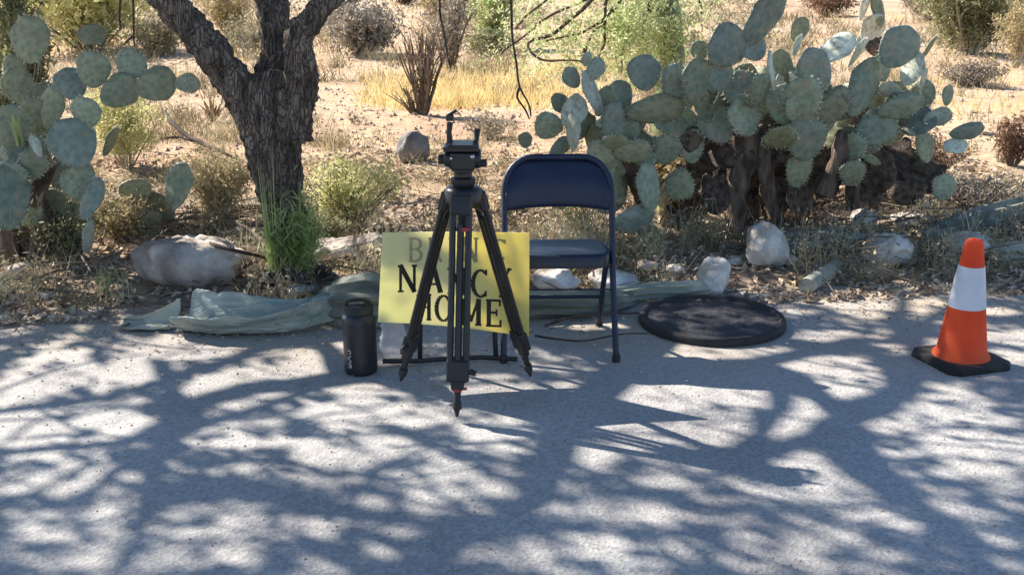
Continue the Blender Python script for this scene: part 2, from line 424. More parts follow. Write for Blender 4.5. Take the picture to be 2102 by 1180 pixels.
# upper limbs: each path is a ground shadow point plus a height above it
def SH(px, py, z):
    p = PZ(px, py); return Vector((p.x - SHX * z, p.y - SHY * z, z))
L0 = T(240, -75, 5.25); M0 = T(570, -130, 5.7); R0 = T(760, -90, 5.1)
um = M()
def upper(start, pts, r, seed=0):
    return limb(um, [start] + [SH(*p) for p in pts], r, 8, 4, .03, seed)
a = upper(L0, [(720, 775, 2.1), (520, 800, 2.6), (400, 835, 3.0), (340, 900, 3.3), (320, 1010, 3.6), (280, 1130, 4.0)], [.07, .06, .05, .045, .04, .03, .02], 1)
a = upper(SH(720, 775, 2.1), [(640, 695, 2.5), (470, 738, 2.8), (300, 795, 3.0), (150, 826, 3.2), (-20, 848, 3.4), (-200, 850, 3.6)], [.05, .035, .03, .028, .025, .02, .01], 2)
a = upper(SH(400, 835, 3.0), [(280, 905, 3.1), (120, 916, 3.2), (-40, 928, 3.4), (-200, 940, 3.6)], [.05, .03, .025, .02, .01], 3)
a = upper(SH(340, 900, 3.3), [(200, 1000, 3.4), (90, 1040, 3.6), (-20, 1090, 3.8)], [.04, .02, .015, .01], 4)
a = upper(M0, [(1300, 745, 2.2), (1560, 740, 2.6), (1760, 700, 3.0), (1850, 690, 3.2), (1830, 560, 3.6)], [.06, .05, .042, .035, .03, .02], 5)
a = upper(SH(1760, 700, 3.0), [(1850, 780, 3.1), (1740, 840, 3.3), (1700, 900, 3.5), (1800, 985, 3.7), (1920, 1060, 4.0)], [.04, .04, .04, .045, .04, .03], 6)
a = upper(SH(1740, 840, 3.3), [(1610, 790, 3.4), (1590, 850, 3.5), (1530, 905, 3.6), (1420, 950, 3.8)], [.05, .045, .03, .025, .015], 7)
a = upper(R0, [(1500, 770, 2.2), (1640, 770, 2.7), (1850, 1000, 3.3), (2000, 1120, 3.8)], [.05, .045, .04, .035, .02], 8)
a = upper(SH(1700, 900, 3.5), [(1500, 960, 3.6), (1560, 970, 3.8), (1640, 990, 4.0)], [.045, .035, .02, .01], 9)
a = upper(SH(320, 1010, 3.6), [(520, 1000, 3.8), (760, 1060, 4.0), (1000, 1090, 4.2)], [.06, .05, .04, .02], 10)
a = upper(M0, [(1160, 870, 3.2), (1100, 1020, 3.8), (900, 1140, 4.2)], [.07, .06, .05, .03], 11)
a = upper(M0, [(1000, 560, 3.0), (900, 420, 3.6), (500, 500, 4.2)], [.06, .05, .04, .02], 12)
child_world(um.build('limb', MT['bark']), tree)
cr = M()
rnd = random.Random(5)
def leafq(m, p, s, rnd, asp=.5, flat=0.0):
    a = Vector((rnd.uniform(-1, 1), rnd.uniform(-1, 1), rnd.uniform(-1, 1) * (1 - flat)))
    if a.length < 1e-3: a = Vector((1, 0, 0))
    a.normalize()
    b = a.cross(Vector((rnd.uniform(-1, 1), rnd.uniform(-1, 1), rnd.uniform(-1, 1)))).normalized()
    a = a * s; b = b * s * asp
    m.quad(p - a, p - b, p + a, p + b)
nleaf = 0
for it in range(10200):
    gx = rnd.uniform(-3.6, 3.9); gy = rnd.uniform(1.5, 9.2)
    v = fbm(gx, gy, 3.3, 1.9)
    st_ = nz(gx * .9 + gy * .5, gy * 2.6 - gx * .35, 41, 1.6)
    z = rnd.uniform(2.2, 3.8); sg_ = .07; leak = .03
    if gy > 4.7:
        lim = lerp(-.06, .22, min(1, (gy - 4.7) / 1.0)) + .10 * max(0, gy - 6)
        if gx > .6: lim -= .06
        if v < lim: continue
    elif gy > 3.15:
        if st_ > .06 and rnd.random() < .55: continue
        if rnd.random() < .10: continue
    else:
        if st_ > .10 and rnd.random() < .65: continue
        z = rnd.uniform(3.0, 5.0); sg_ = .09; leak = .16
    c = Vector((gx - SHX * z, gy - SHY * z, z))
    keep_cl = rnd.random() < (.10 if gy > 3.15 else .2)
    sc_ = .6 if (keep_cl and open_at(gx, gy)) else 1.0
    for k in range(10):
        p = c + Vector((rnd.gauss(0, sg_), rnd.gauss(0, sg_), rnd.gauss(0, .05)))
        sx_ = p.x + SHX * p.z; sy_ = p.y + SHY * p.z
        if not keep_cl and open_at(sx_, sy_) and rnd.random() > leak: continue
        leafq(cr, p, rnd.uniform(.032, .058) * sc_, rnd, .55); nleaf += 1
# boughs whose shadows cross the road in long curves
for pts, r, z0 in (([(-40,850),(150,826),(300,790),(420,752),(540,708),(650,688)], .020, 2.6), ([(-40,935),(150,918),(290,905),(360,880)], .022, 2.8),
    ([(330,740),(348,820),(330,900),(300,1000),(280,1100)], .036, 3.0), ([(345,900),(480,852),(600,812),(740,772),(810,748)], .026, 2.7),
    ([(-20,1050),(90,1000),(200,950),(300,902)], .014, 3.0), ([(20,900),(60,870),(160,842),(300,805)], .010, 2.6), ([(590,872),(680,850),(770,836)], .009, 2.4),
    ([(1840,640),(1880,700),(1885,770),(1840,830),(1740,870),(1702,930),(1790,1000),(1920,1070)], .040, 3.1), ([(1600,775),(1592,850),(1540,918),(1460,950)], .022, 2.7),
    ([(1740,860),(1680,806),(1560,782)], .026, 2.9), ([(1870,720),(1920,650),(2020,600)], .03, 3.0), ([(1395,848),(1500,836),(1570,838)], .006, 2.3), ([(1365,888),(1450,914),(1560,940),(1590,965)], .020, 2.5),
    ([(1640,770),(1760,792),(1860,800)], .010, 2.6), ([(1730,880),(1850,895),(1980,872),(2140,884)], .012, 2.9), ([(1740,965),(1900,935),(2140,965)], .013, 3.0), ([(1480,1005),(1650,1036),(1830,1030)], .016, 3.1),
    ([(400,960),(560,940),(700,975),(860,960)], .02, 3.2), ([(820,880),(980,940),(1180,960),(1350,1010)], .024, 3.2), ([(330,1040),(500,1020),(640,1060),(800,1050)], .022, 3.4), ([(1000,1060),(1200,1090),(1400,1080)], .02, 3.4)):
    mb = M(); limb(mb, [SH(x, y, z0 + .12 * i) for i, (x, y) in enumerate(pts)], [r, r * .9, r * .55], 7, 4, .02, pts[0][0])
    child_world(mb.build('bough', MT['bark']), tree)
tws = []
for i in range(420):
    gx = rnd.uniform(-3.4, 3.8); gy = rnd.uniform(1.7, 6.5); z = rnd.uniform(2.1, 3.4); ln = rnd.uniform(.35, 1.1)
    an = rnd.gauss(.35 if gx < 0 else -.55, .55); dx = math.cos(an) * ln; dy = math.sin(an) * ln * .8; cv = rnd.uniform(-.2, .2) * ln
    pts = []
    for t in (0, .33, .66, 1):
        zz = z + (t - .5) * .3
        pts.append(Vector((gx + dx * (t - .5) - cv * math.sin(t * 3.14) * math.sin(an) - SHX * zz, gy + dy * (t - .5) + cv * math.sin(t * 3.14) - SHY * zz, zz)))
    tws.append((pts, rnd.uniform(.004, .011)))
ctw = M()
for pts, r in tws: limb(ctw, pts, [r, r * .8, r * .4], 5, 3, .02, r * 1000)
tw_o = child_world(ctw.build('crown_twigs', MT['bark']), tree); tw_o['kind'] = 'stuff'
child_world(cr.build('crown', MT['leaf'], smooth=False), tree)
# thin hanging twigs of the mesquite, seen in front of the desert
for pts in ([(272,-30),(273,40),(276,100)], [(250,-20),(246,30),(248,62)], [(276,75),(262,85),(255,92)], [(905,-40),(903,20),(912,70),(916,110),(925,140)],
            [(1048,-40),(1050,60),(1060,130),(1068,180),(1085,215),(1090,240)], [(1068,180),(1062,200),(1078,225),(1087,245)]):
    y = 5.6; hw = M()
    limb(hw, [T(px, py, y) for px, py in pts], [.007, .004], 5, 3, .008, pts[0][0])
    child_world(hw.build('hanging_twig', MT['twig_dark']), tree)

# ------------------------------------------------------------------ generic shrubs
def shrub(name, label, cat, px, py, wpx, hpx, leafm='leaf_tan', stemm='twig', nst=14, nleaf=900, ls=.014, asp=.4, up=.8, group=None,
          Y=None, curve=.25, sub=3, seed=None, stem_r=.006, lean=0.0, ptop=.35):
    b = PZ(px, py, 0) if Y is None else PY(px, py, Y)
    Yd = b.y; z0 = gz(b.x, b.y)
    k = ppm(Yd, .3); W = wpx / k; H = hpx / k / math.cos(math.atan2(CAMH - .3, Yd)) * 1.0
    rr = random.Random(seed if seed is not None else int(px * 7 + py))
    root = empty(name, (b.x, b.y, z0), label, cat, group)
    sm = M(); fm = M(); tips = []
    for i in range(nst):
        az = rr.uniform(0, 2 * math.pi); sp = math.sqrt(rr.random())
        tip = Vector((math.cos(az) * sp * W / 2 + lean * H, math.sin(az) * sp * W / 2 * .8, H * (rr.uniform(up, 1.0)) * (1 - curve * sp * sp)))
        p0 = Vector((math.cos(az) * .04 * W, math.sin(az) * .04 * W, -.02))
        mid = p0.lerp(tip, .5) + Vector((rr.uniform(-1, 1), rr.uniform(-1, 1), 0)) * W * .06 - Vector((tip.x, tip.y, 0)) * .12
        q = noisy([p0, mid, tip], 4, .012 * H / .5, i); r0 = stem_r * rr.uniform(.6, 1.3)
        sm.tube(q, radseq([r0, r0 * .7, r0 * .25], len(q)), 5)
        tips.append(q)
        for j in range(sub):
            t = rr.uniform(.25, .9); s0 = q[int(t * (len(q) - 1))]
            e = s0 + Vector((rr.uniform(-1, 1) * W * .16, rr.uniform(-1, 1) * W * .16, rr.uniform(.03, .28) * H))
            q2 = noisy([s0, s0.lerp(e, .5) + Vector((0, 0, .02 * H)), e], 3, .01, j)
            sm.tube(q2, radseq([r0 * .5, r0 * .2], len(q2)), 4, cap=False); tips.append(q2)
    for i in range(int(nleaf * 1.8)):
        q = rr.choice(tips); t = ptop + (1 - ptop) * rr.random() ** .7
        p = q[min(len(q) - 1, int(t * len(q)))] + Vector((rr.gauss(0, 1), rr.gauss(0, 1), rr.gauss(0, 1))) * W * .05
        if p.z < .01: p.z = rr.uniform(.01, .05)
        leafq(fm, p, ls * 1.15 * rr.uniform(.5, 1.4), rr, asp)
    sm.build('stem', MT[stemm], root)
    if nleaf: fm.build('foliage', MT[leafm], root, smooth=False)
    return root

shrub('shrub', 'yellow-green bush growing just right of the mesquite trunk', 'bush', 718, 478, 235, 150, 'leaf_yellow', 'twig', 26, 2000, .013, .35)
shrub('shrub', 'bright yellow bush between the left cactus and the mesquite trunk', 'bush', 262, 352, 190, 165, 'leaf_yellow', 'twig_pale', 30, 3600, .014, .35)
shrub('shrub', 'straw coloured bush above the pale boulder left of the trunk', 'bush', 450, 468, 190, 150, 'leaf_tan', 'twig_pale', 30, 2800, .013, .3)
shrub('shrub', 'low olive scrub in front of the left cactus by the road edge', 'bush', 120, 545, 240, 110, 'leaf_olive', 'twig', 24, 1600, .013, .35)
shrub('shrub', 'tangled straw scrub beneath the small two-pad cactus', 'bush', 250, 500, 170, 100, 'leaf_tan', 'twig', 22, 1300, .012, .3)
shrub('shrub', 'tall olive bush with pale bare stems behind the left cactus', 'bush', 62, 430, 170, 470, 'leaf_olive', 'twig_pale', 34, 5200, .024, .3, stem_r=.008)
shrub('shrub', 'dead vase-shaped bush standing alone on the sunny sand', 'bush', 868, 244, 130, 180, 'leaf_grey', 'twig', 34, 160, .014, .3, stem_r=.013, curve=.1, sub=4)
shrub('shrub', 'small dead bush leaning left at the foot of the vase-shaped bush', 'bush', 850, 243, 90, 60, 'leaf_grey', 'twig', 14, 40, .012, .3, stem_r=.010, lean=-.4)
shrub('shrub', 'grey domed bush beyond the sand right of the trunk', 'bush', 745, 118, 210, 95, 'leaf_grey', 'twig', 30, 3600, .038, .35, stem_r=.012)
shrub('shrub', 'tall wispy grey bush behind the vase-shaped dead bush', 'bush', 925, 150, 130, 160, 'leaf_grey', 'twig', 26, 1700, .025, .3, stem_r=.012)
shrub('shrub', 'light green bush at the far side of the sand near the top', 'bush', 1015, 108, 110, 130, 'leaf_bright', 'twig', 20, 2600, .032, .35)
shrub('shrub', 'dull grey-green bush under the light green one', 'bush', 1000, 118, 150, 50, 'leaf_olive', 'twig', 20, 1500, .028, .35)
shrub('shrub', 'reddish brown bush at the top edge above the grey domed bush', 'bush', 835, 22, 120, 60, 'leaf_rust', 'twig_dark', 20, 2600, .06, .4)
shrub('shrub', 'yellowish thicket bush at the top right corner', 'bush', 1985, 122, 300, 170, 'leaf_olive', 'twig_pale', 40, 5600, .034, .35, stem_r=.012)
shrub('shrub', 'straw bush at the right edge beyond the cactus', 'bush', 2085, 150, 120, 130, 'leaf_tan', 'twig_pale', 24, 1600, .022, .35)
shrub('shrub', 'brown clump of dead brush on the sand above the big cactus', 'bush', 1700, 46, 120, 48, 'leaf_rust', 'twig_dark', 20, 1900, .04, .35)
shrub('shrub', 'rust coloured brush at the right end of the big cactus', 'bush', 1905, 372, 170, 90, 'leaf_rust', 'twig', 24, 1300, .013, .35)
shrub('shrub', 'dead brown brush at the right edge beyond the cone', 'bush', 2075, 350, 130, 110, 'leaf_rust', 'twig', 24, 1300, .014, .35)
shrub('shrub', 'thin pale weed seen through the open back of the chair', 'weed', 1175, 492, 120, 80, 'leaf_olive', 'twig_pale', 18, 420, .010, .35)
shrub('shrub', 'brown brush low under the middle of the big cactus', 'bush', 1800, 430, 150, 90, 'leaf_rust', 'twig', 24, 900, .012, .35)
shrub('shrub', 'dried brown weed with pale stems left of the dark cactus stem', 'weed', 1420, 470, 120, 90, 'leaf_tan', 'twig', 22, 900, .011, .4)
shrub('shrub', 'grey brush on the slope right of the dark rounded stone', 'bush', 1010, 290, 150, 50, 'leaf_grey', 'twig', 20, 600, .014, .35)
shrub('shrub', 'yellowish tree-like bush across the top left corner', 'bush', 190, 112, 440, 210, 'leaf_yellow', 'twig', 34, 5200, .05, .35, stem_r=.014)
shrub('shrub', 'olive bush glimpsed between the two limbs of the mesquite', 'bush', 470, 80, 140, 100, 'leaf_tan', 'twig', 22, 1800, .035, .35)
shrub('shrub', 'brown bush on the sand right of the trunk, near the top edge', 'bush', 1445, 18, 100, 50, 'leaf_tan', 'twig', 20, 1600, .05, .35)
shrub('shrub', 'green weed bush at the left of the yellow sign', 'weed', 668, 520, 120, 70, 'leaf_olive', 'twig', 18, 900, .011, .35)
shrub('shrub', 'bare dark brush behind the white upright rocks', 'bush', 1640, 480, 120, 50, 'leaf_rust', 'twig_dark', 20, 500, .012, .3)
shrub('shrub', 'dull bush beyond the sand right of the dead grey cactus', 'bush', 1905, 52, 130, 60, 'leaf_grey', 'twig', 22, 1800, .04, .35)
shrub('shrub', 'grey-brown bush touching the right limb of the mesquite near the top', 'bush', 690, 78, 130, 90, 'leaf_grey', 'twig', 24, 2400, .05, .35)
shrub('shrub', 'straw coloured bush at the top between the rust bush and the light green one', 'bush', 930, 62, 150, 80, 'leaf_tan', 'twig', 24, 2400, .05, .35)
shrub('shrub', 'faded bush low at the right edge beyond the sand, below the thicket', 'bush', 1985, 175, 150, 45, 'leaf_grey', 'twig', 24, 1600, .022, .35)
shrub('shrub', 'straw bush behind the left cactus arm', 'bush', 330, 120, 150, 70, 'leaf_tan', 'twig', 22, 1800, .028, .35)

shrub('shrub', 'brown dead brush packed under the tallest cactus', 'bush', 1540, 455, 190, 120, 'leaf_rust', 'twig_dark', 30, 1800, .016, .4, sub=5)
shrub('shrub', 'sunlit tan mound of dead leaves left of the dark cactus trunk', 'bush', 1375, 420, 150, 110, 'leaf_tan', 'twig', 26, 2200, .018, .5)
shrub('shrub', 'tan dead brush between the tallest and the spreading cactus', 'bush', 1680, 430, 150, 100, 'leaf_rust', 'twig', 26, 1300, .015, .4, sub=5)
shrub('shrub', 'bare grey brush behind the cone tip at the right edge', 'bush', 2010, 455, 210, 90, 'leaf_grey', 'twig', 34, 700, .012, .3, sub=6)
shrub('shrub', 'low bare grey brush between the blocky rock and the flat-topped rock', 'bush', 1920, 500, 140, 45, 'leaf_grey', 'twig_dark', 24, 400, .010, .3, sub=5)

def bladeplant(name, label, cat, px, py, wpx, hpx, m, n, bw=.004, Y=None, seed=1, spread=.5, lo=.4, curl=.1):
    b = PZ(px, py, 0) if Y is None else PY(px, py, Y)
    z0 = gz(b.x, b.y) if Y is None else b.z
    k = ppm(b.y, .3); W = wpx / k; H = hpx / k / math.cos(math.atan2(CAMH - .3, b.y))
    rr = random.Random(seed)
    mm = M()
    for i in range(n):
        az = rr.uniform(0, 6.283); sp = rr.random() ** .8
        base = Vector((math.cos(az), math.sin(az), 0)) * sp * W * .5 * (1 - spread)
        tip = Vector((math.cos(az), math.sin(az), 0)) * sp * W * .5 + Vector((0, 0, H * rr.uniform(lo, 1) * (1 - .25 * sp)))
        side = Vector((rr.uniform(-1, 1), rr.uniform(-1, 1), 0)).normalized() * bw * rr.uniform(.6, 1.4)
        mid = base.lerp(tip, .55) + Vector((0, 0, H * curl * sp))
        mm.quad(base - side, base + side, mid + side * .8, mid - side * .8)
        nb = len(mm.v); mm.v += [mid - side * .8, mid + side * .8, tip]; mm.f.append((nb, nb + 1, nb + 2))
    o = mm.build(name, MT[m], None, smooth=False)
    o.location = (b.x, b.y, z0)
    return tag(o, label, cat)
shrub('broom_plant', 'upright bright green broom plant in front of the mesquite trunk', 'plant', 612, 596, 135, 250, 'broom', 'broom', 70, 1700, .026, .09, up=.45, curve=.5, sub=4, stem_r=.0032, ptop=.08)
bladeplant('tall_weed', 'slender green weed standing high against the trunk', 'weed', 566, 600, 60, 370, 'broom', 60, .003, seed=5, spread=.5, lo=.5)
bladeplant('spiky_plant', 'small dry spiky rosette left of the trunk fork', 'plant', 438, 262, 80, 60, 'leaf_rust', 60, .010, seed=6, spread=.95, lo=.3)
bladeplant('sprout', 'bright lime green sprout beneath the dark cactus stem gap', 'sprout', 1358, 450, 34, 60, 'leaf_bright', 14, .010, seed=8, spread=.9)
bladeplant('sprout', 'lime green sprout among the pads of the left cactus', 'sprout', 42, 300, 40, 90, 'leaf_bright', 16, .012, Y=5.35, seed=9, spread=.9)
bladeplant('grass_tuft', 'green tuft at the front of the left cactus near the road', 'grass', 215, 605, 60, 60, 'broom', 60, .003, seed=12, spread=.8)

# golden dry grass on the far sand, and sparse dry blades elsewhere
gm = M(); rr = random.Random(21)
def blades(m, x, y, h, n, rr, bw=.006, s=.12):
    z0 = gz(x, y)
    for i in range(n):
        b = Vector((x + rr.gauss(0, s), y + rr.gauss(0, s), z0 - .01))
        t = b + Vector((rr.gauss(0, .35) * h, rr.gauss(0, .35) * h, h * rr.uniform(.5, 1.1)))
        sd = Vector((rr.uniform(-1, 1), rr.uniform(-.4, .4), 0)).normalized() * bw
        n0 = len(m.v); m.v += [b - sd, b + sd, t]; m.f.append((n0, n0 + 1, n0 + 2))
for i in range(1500):
    px = rr.uniform(630, 1330); py = rr.uniform(128, 232)
    p = PZ(px, py)
    d = fbm(p.x, p.y, 9, .55)
    if 760 < px < 1130 and py > 165: d += .3
    if d < .10 + (.25 if px < 770 else 0): continue
    blades(gm, p.x, p.y, rr.uniform(.10, .22), 9, rr, .008)
for i in range(900):
    px = rr.uniform(0, 2102); py = rr.uniform(40, 260); p = PZ(px, py)
    if fbm(p.x, p.y, 15, .3) < .1: continue
    blades(gm, p.x, p.y, rr.uniform(.08, .2), 8, rr, .010)
for i in range(420):
    px = rr.uniform(0, 2102); py = rr.uniform(300, 560); p = PZ(px, py)
    if fbm(p.x, p.y, 17, 1.2) < .02: continue
    blades(gm, p.x, p.y, rr.uniform(.04, .12), 10, rr, .003, .05)
tag(gm.build('dry_grass', MT['grass'], smooth=False), 'golden dry grass scattered over the sunny sand', 'grass', kind='stuff')

# far scrub as one mass
fs = M(); rr = random.Random(33)
for i in range(520):
    px = rr.uniform(-500, 2600); py = rr.uniform(-70, 62) if rr.random() < .75 else rr.uniform(60, 120)
    if 600 < px < 1300 and py > 70: continue
    if 1600 < px < 1900 and py > 10: continue
    p = PZ(px, py); p.z = gz(p.x, p.y)
    if p.y > 60: continue
    W = rr.uniform(.4, 1.1) * (p.y / 20) ** .5; H = W * rr.uniform(.5, .9)
    W *= rr.uniform(.6, 1.5)
    for j in range(150):
        a = rr.uniform(0, 6.283); r_ = math.sqrt(rr.random()) * W / 2 * (.75 + .35 * math.sin(a * 3 + i)); h = rr.random() * H * (1 - (2 * r_ / W) ** 2 * .6)
        leafq(fs, p + Vector((math.cos(a) * r_, math.sin(a) * r_, h)), rr.uniform(.03, .07), rr, .3)
mfs = mat('scrub', (.30, .25, .16), (.46, .40, .25), .5, .85, c3=(.36, .33, .22), trans=.2)
tag(fs.build('distant_scrub', mfs, smooth=False), 'dry scrub dotting the desert in the distance', 'scrub', kind='stuff')

# ------------------------------------------------------------------ leaf litter, twigs, gravel on the verge
lm = M(); tw = M(); gv = M(); rr = random.Random(44)
def verge_pt(ymax=8.6):
    while True:
        x = rr.uniform(-3.2, 3.6); e = rr.random()
        y = edge(x) - .12 + e ** 1.3 * (ymax - edge(x))
        if abs(x) < .48 * y + .3: return x, y
for i in range(19000):
    x, y = verge_pt(9.0)
    if fbm(x, y, 6, 1.4) < -.12 + .22 * max(0, (y - 6.5) / 2.5): continue
    z = max(gz(x, y), 0) + .006
    leafq(lm, Vector((x, y, z + rr.random() * .014)), rr.uniform(.009, .030) * (1.5 if rr.random() < .12 else 1), rr, .5, .6)
for i in range(1700):
    x = rr.uniform(-2.6, 2.9); y = edge(x) - abs(rr.gauss(0, .38))
    leafq(lm, Vector((x, y, .006)), rr.uniform(.006, .014), rr, .4, .9)
for i in range(1500):
    x, y = verge_pt(9.0); z = max(gz(x, y), 0) + .01
    a = rr.uniform(0, 6.283); l = rr.uniform(.05, .30)
    d = Vector((math.cos(a), math.sin(a) * .8, rr.uniform(-.05, .25))) * l
    p = Vector((x, y, z)); r0 = rr.uniform(.0015, .005)
    tw.tube([p, p + d * .5 + Vector((rr.gauss(0, .1), rr.gauss(0, .1), rr.random() * .05)) * l, p + d], [r0, r0 * .8, r0 * .4], 4, cap=False)
for i in range(520):
    px = rr.uniform(1480, 2200) if i < 380 else rr.uniform(0, 700); py = rr.uniform(400, 560) if i < 380 else rr.uniform(430, 620)
    p = PZ(px, py)
    if p.y < edge(p.x): continue
    p.z = gz(p.x, p.y) + rr.uniform(.01, .06); a = rr.gauss(0, .7); l = rr.uniform(.15, .6)
    d = Vector((math.cos(a), math.sin(a), rr.uniform(-.06, .25))) * l; r0 = rr.uniform(.003, .008)
    tw.tube([p, p + d * .35 + Vector((rr.gauss(0, .1), rr.gauss(0, .1), rr.random() * .1)) * l, p + d * .7 + Vector((rr.gauss(0, .1), rr.gauss(0, .1), 0)) * l, p + d], [r0, r0 * .8, r0 * .6, r0 * .3], 5, cap=False)
def lump(m, p, s, rr, n=2):
    base = len(m.v)
    ph = rr.uniform(0, 9)
    vs = [(1,0,0),(-1,0,0),(0,1,0),(0,-1,0),(0,0,.7),(0,0,-.5),(.6,.6,.4),(-.6,.6,.35),(.6,-.6,.4),(-.6,-.6,.4)]
    vs = [Vector(v) * s * (1 + .35 * rr.uniform(-1, 1)) for v in vs[:6]]
    m.v += [p + v for v in vs]
    for f in ((0, 2, 4), (2, 1, 4), (1, 3, 4), (3, 0, 4), (2, 0, 5), (1, 2, 5), (3, 1, 5), (0, 3, 5)): m.f.append(tuple(base + k for k in f))
for i in range(4200):
    x, y = verge_pt(13.0)
    s = rr.uniform(.004, .012) * (1 + (y - 5) * .12) * (2.0 if rr.random() < .08 else 1)
    lump(gv, Vector((x, y, max(gz(x, y), 0) + s * .2)), s, rr)
for i in range(2600):
    x = rr.uniform(-2.6, 2.9); y = 2.0 + 3.0 * rr.random() ** .6
    s = rr.uniform(.0018, .0055)
    lump(gv, Vector((x, y, s * .3)), s, rr)
for i in range(1300):
    px = rr.uniform(-50, 2150); py = rr.uniform(60, 330); p = PZ(px, py)
    s = rr.uniform(.008, .03) * (1 + (p.y - 8) * .05)
    lump(gv, Vector((p.x, p.y, gz(p.x, p.y) + s * .2)), s, rr)
tag(lm.build('leaf_litter', MT['litter'], smooth=False), 'brown leaf litter along the road verge', 'leaf litter', kind='stuff')
tag(tw.build('fallen_twigs', MT['twig'], smooth=False), 'loose dead twigs lying over the verge', 'twigs', kind='stuff')
tag(gv.build('gravel', MT['gravel'], smooth=False), 'small stones strewn over the sand and verge', 'gravel', kind='stuff')

# low dead undergrowth
ug = M(); rr = random.Random(55)
for i in range(1500):
    px = rr.uniform(-60, 2160); py = rr.uniform(262, 640); p = PZ(px, py)
    if p.y < edge(p.x) + .06: continue
    if 270 < px < 500 and 520 < py: continue
    if 640 < px < 1080 and py < 330 and rr.random() < .85: continue
    if px > 1880 and py < 330 and rr.random() < .8: continue
    if fbm(p.x, p.y, 31, 1.3) < -.05: continue
    z0 = gz(p.x, p.y); h = rr.uniform(.04, .16) * (1.3 if py > 400 else 1); W = rr.uniform(.05, .14)
    for j in range(34):
        a = rr.uniform(0, 6.283); r_ = math.sqrt(rr.random()) * W
        q = Vector((p.x + math.cos(a) * r_, p.y + math.sin(a) * r_, z0 + rr.random() * h))
        leafq(ug, q, rr.uniform(.008, .020), rr, .35)
    for j in range(7):
        q = Vector((p.x + rr.gauss(0, W * .4), p.y + rr.gauss(0, W * .4), z0)); t = q + Vector((rr.gauss(0, W), rr.gauss(0, W), h * rr.uniform(.8, 1.8)))
        sd = Vector((.0025, 0, 0)); n0 = len(ug.v); ug.v += [q - sd, q + sd, t]; ug.f.append((n0, n0 + 1, n0 + 2))
for i in range(1700):
    px = rr.uniform(-60, 2160); py = rr.uniform(50, 330); p = PZ(px, py)
    if 640 < px < 1120 and 205 < py < 300: continue
    if px > 1850 and 150 < py < 300 and rr.random() < .7: continue
    if fbm(p.x, p.y, 61, .7) < -.02: continue
    z0 = gz(p.x, p.y); h = rr.uniform(.12, .38) * (p.y / 11) ** .5; W = h * .7; k = (p.y / 9)
    for j in range(16):
        q = Vector((p.x + rr.gauss(0, W * .4), p.y + rr.gauss(0, W * .4), z0)); t = q + Vector((rr.gauss(0, W * .6), rr.gauss(0, W * .6), h * rr.uniform(.4, 1)))
        sd = Vector((.003 * k, 0, 0)); n0 = len(ug.v); ug.v += [q - sd, q + sd, t]; ug.f.append((n0, n0 + 1, n0 + 2))
    for j in range(12):
        a = rr.uniform(0, 6.283); r_ = math.sqrt(rr.random()) * W
        leafq(ug, Vector((p.x + math.cos(a) * r_, p.y + math.sin(a) * r_, z0 + rr.random() * h * .6)), rr.uniform(.008, .02) * k, rr, .35)
mug = mat('undergrowth', (.12, .09, .06), (.66, .57, .38), 2.3, .9, c3=(.34, .29, .17), trans=.2, pos=(.36, .62), detail=9)
tag(ug.build('undergrowth', mug, smooth=False), 'tangled low dead undergrowth over the verge', 'undergrowth', kind='stuff')

# ------------------------------------------------------------------ rocks
def rock(label, cx, cy, wpx, hpx, m='rock_pale', seed=0, name='rock', deep=.8, sharp=.22, group='rocks along the road verge', tilt=0):
    b = PZ(cx, cy + hpx / 2 - hpx * .12, 0)
    k = ppm(b.y, .1); W = wpx / k / 2; H = hpx / k / 2 * 1.05; D = W * deep
    n = 26; mm = M(); rr = random.Random(seed + 100)
    planes = [(Vector((rr.gauss(0, 1), rr.gauss(0, 1), rr.gauss(0, .8))).normalized(), rr.uniform(.70, .93) if name != 'boulder' else rr.uniform(.84, .97)) for _ in range(13 if name != 'boulder' else 9)]
    for i in range(n + 1):
        th = math.pi * i / n
        for j in range(2 * n):
            ph = math.pi * j / n
            u = Vector((math.sin(th) * math.cos(ph), math.sin(th) * math.sin(ph), math.cos(th)))
            r = 1.0
            for pn, pd in planes:
                d = u.dot(pn)
                if d > .05: r = min(r, pd / d)
            r *= 1 + sharp * .35 * noise.noise(u * 1.6 + Vector((seed, 0, 0))) + .05 * noise.noise(u * 5 + Vector((seed, 3, 0))) + .02 * noise.noise(u * 14)
            mm.v.append(Vector((u.x * W * r, u.y * D * r, u.z * H * r)))
    for i in range(n):
        for j in range(2 * n):
            a = i * 2 * n + j; c = i * 2 * n + (j + 1) % (2 * n)
            mm.f.append((a, a + 2 * n, c + 2 * n, c))
    ex = max(v.x for v in mm.v); en = min(v.x for v in mm.v); zx = max(v.z for v in mm.v); zn = min(v.z for v in mm.v)
    kx = 2 * W / (ex - en); kz = 2 * H / (zx - zn)
    mm.v = [Vector((v.x * kx, v.y * kx, (v.z - (zx + zn) / 2) * kz)) for v in mm.v]
    o = mm.build(name, MT[m])
    z = gz(b.x, b.y)
    rdm = o.modifiers.new('rd', 'DISPLACE'); rdm.texture = tx2; rdm.strength = .12 * W; rd2 = o.modifiers.new('re', 'DISPLACE'); rd2.texture = tx; rd2.strength = .28 * W; rd2.mid_level = .5; rdm.mid_level = .5
    o.location = (b.x, b.y + D * .12, z + H * .80); o.rotation_euler = (0, R(tilt), 0)
    return tag(o, label, 'rock', group)
rock('large pale brown boulder lying left of the mesquite trunk', 392, 552, 225, 98, 'rock_brown', 3, 'boulder', .8, tilt=5)
rock('pale rock under the chair seat, next to the yellow sign', 1140, 582, 100, 46, 'rock_pale', 5)
rock('grey-white rock behind the right leg of the chair', 1255, 580, 105, 50, 'rock_pale', 6)
rock('tall upright white rock just behind the black disc', 1464, 572, 70, 88, 'rock_pale', 31, sharp=.1)
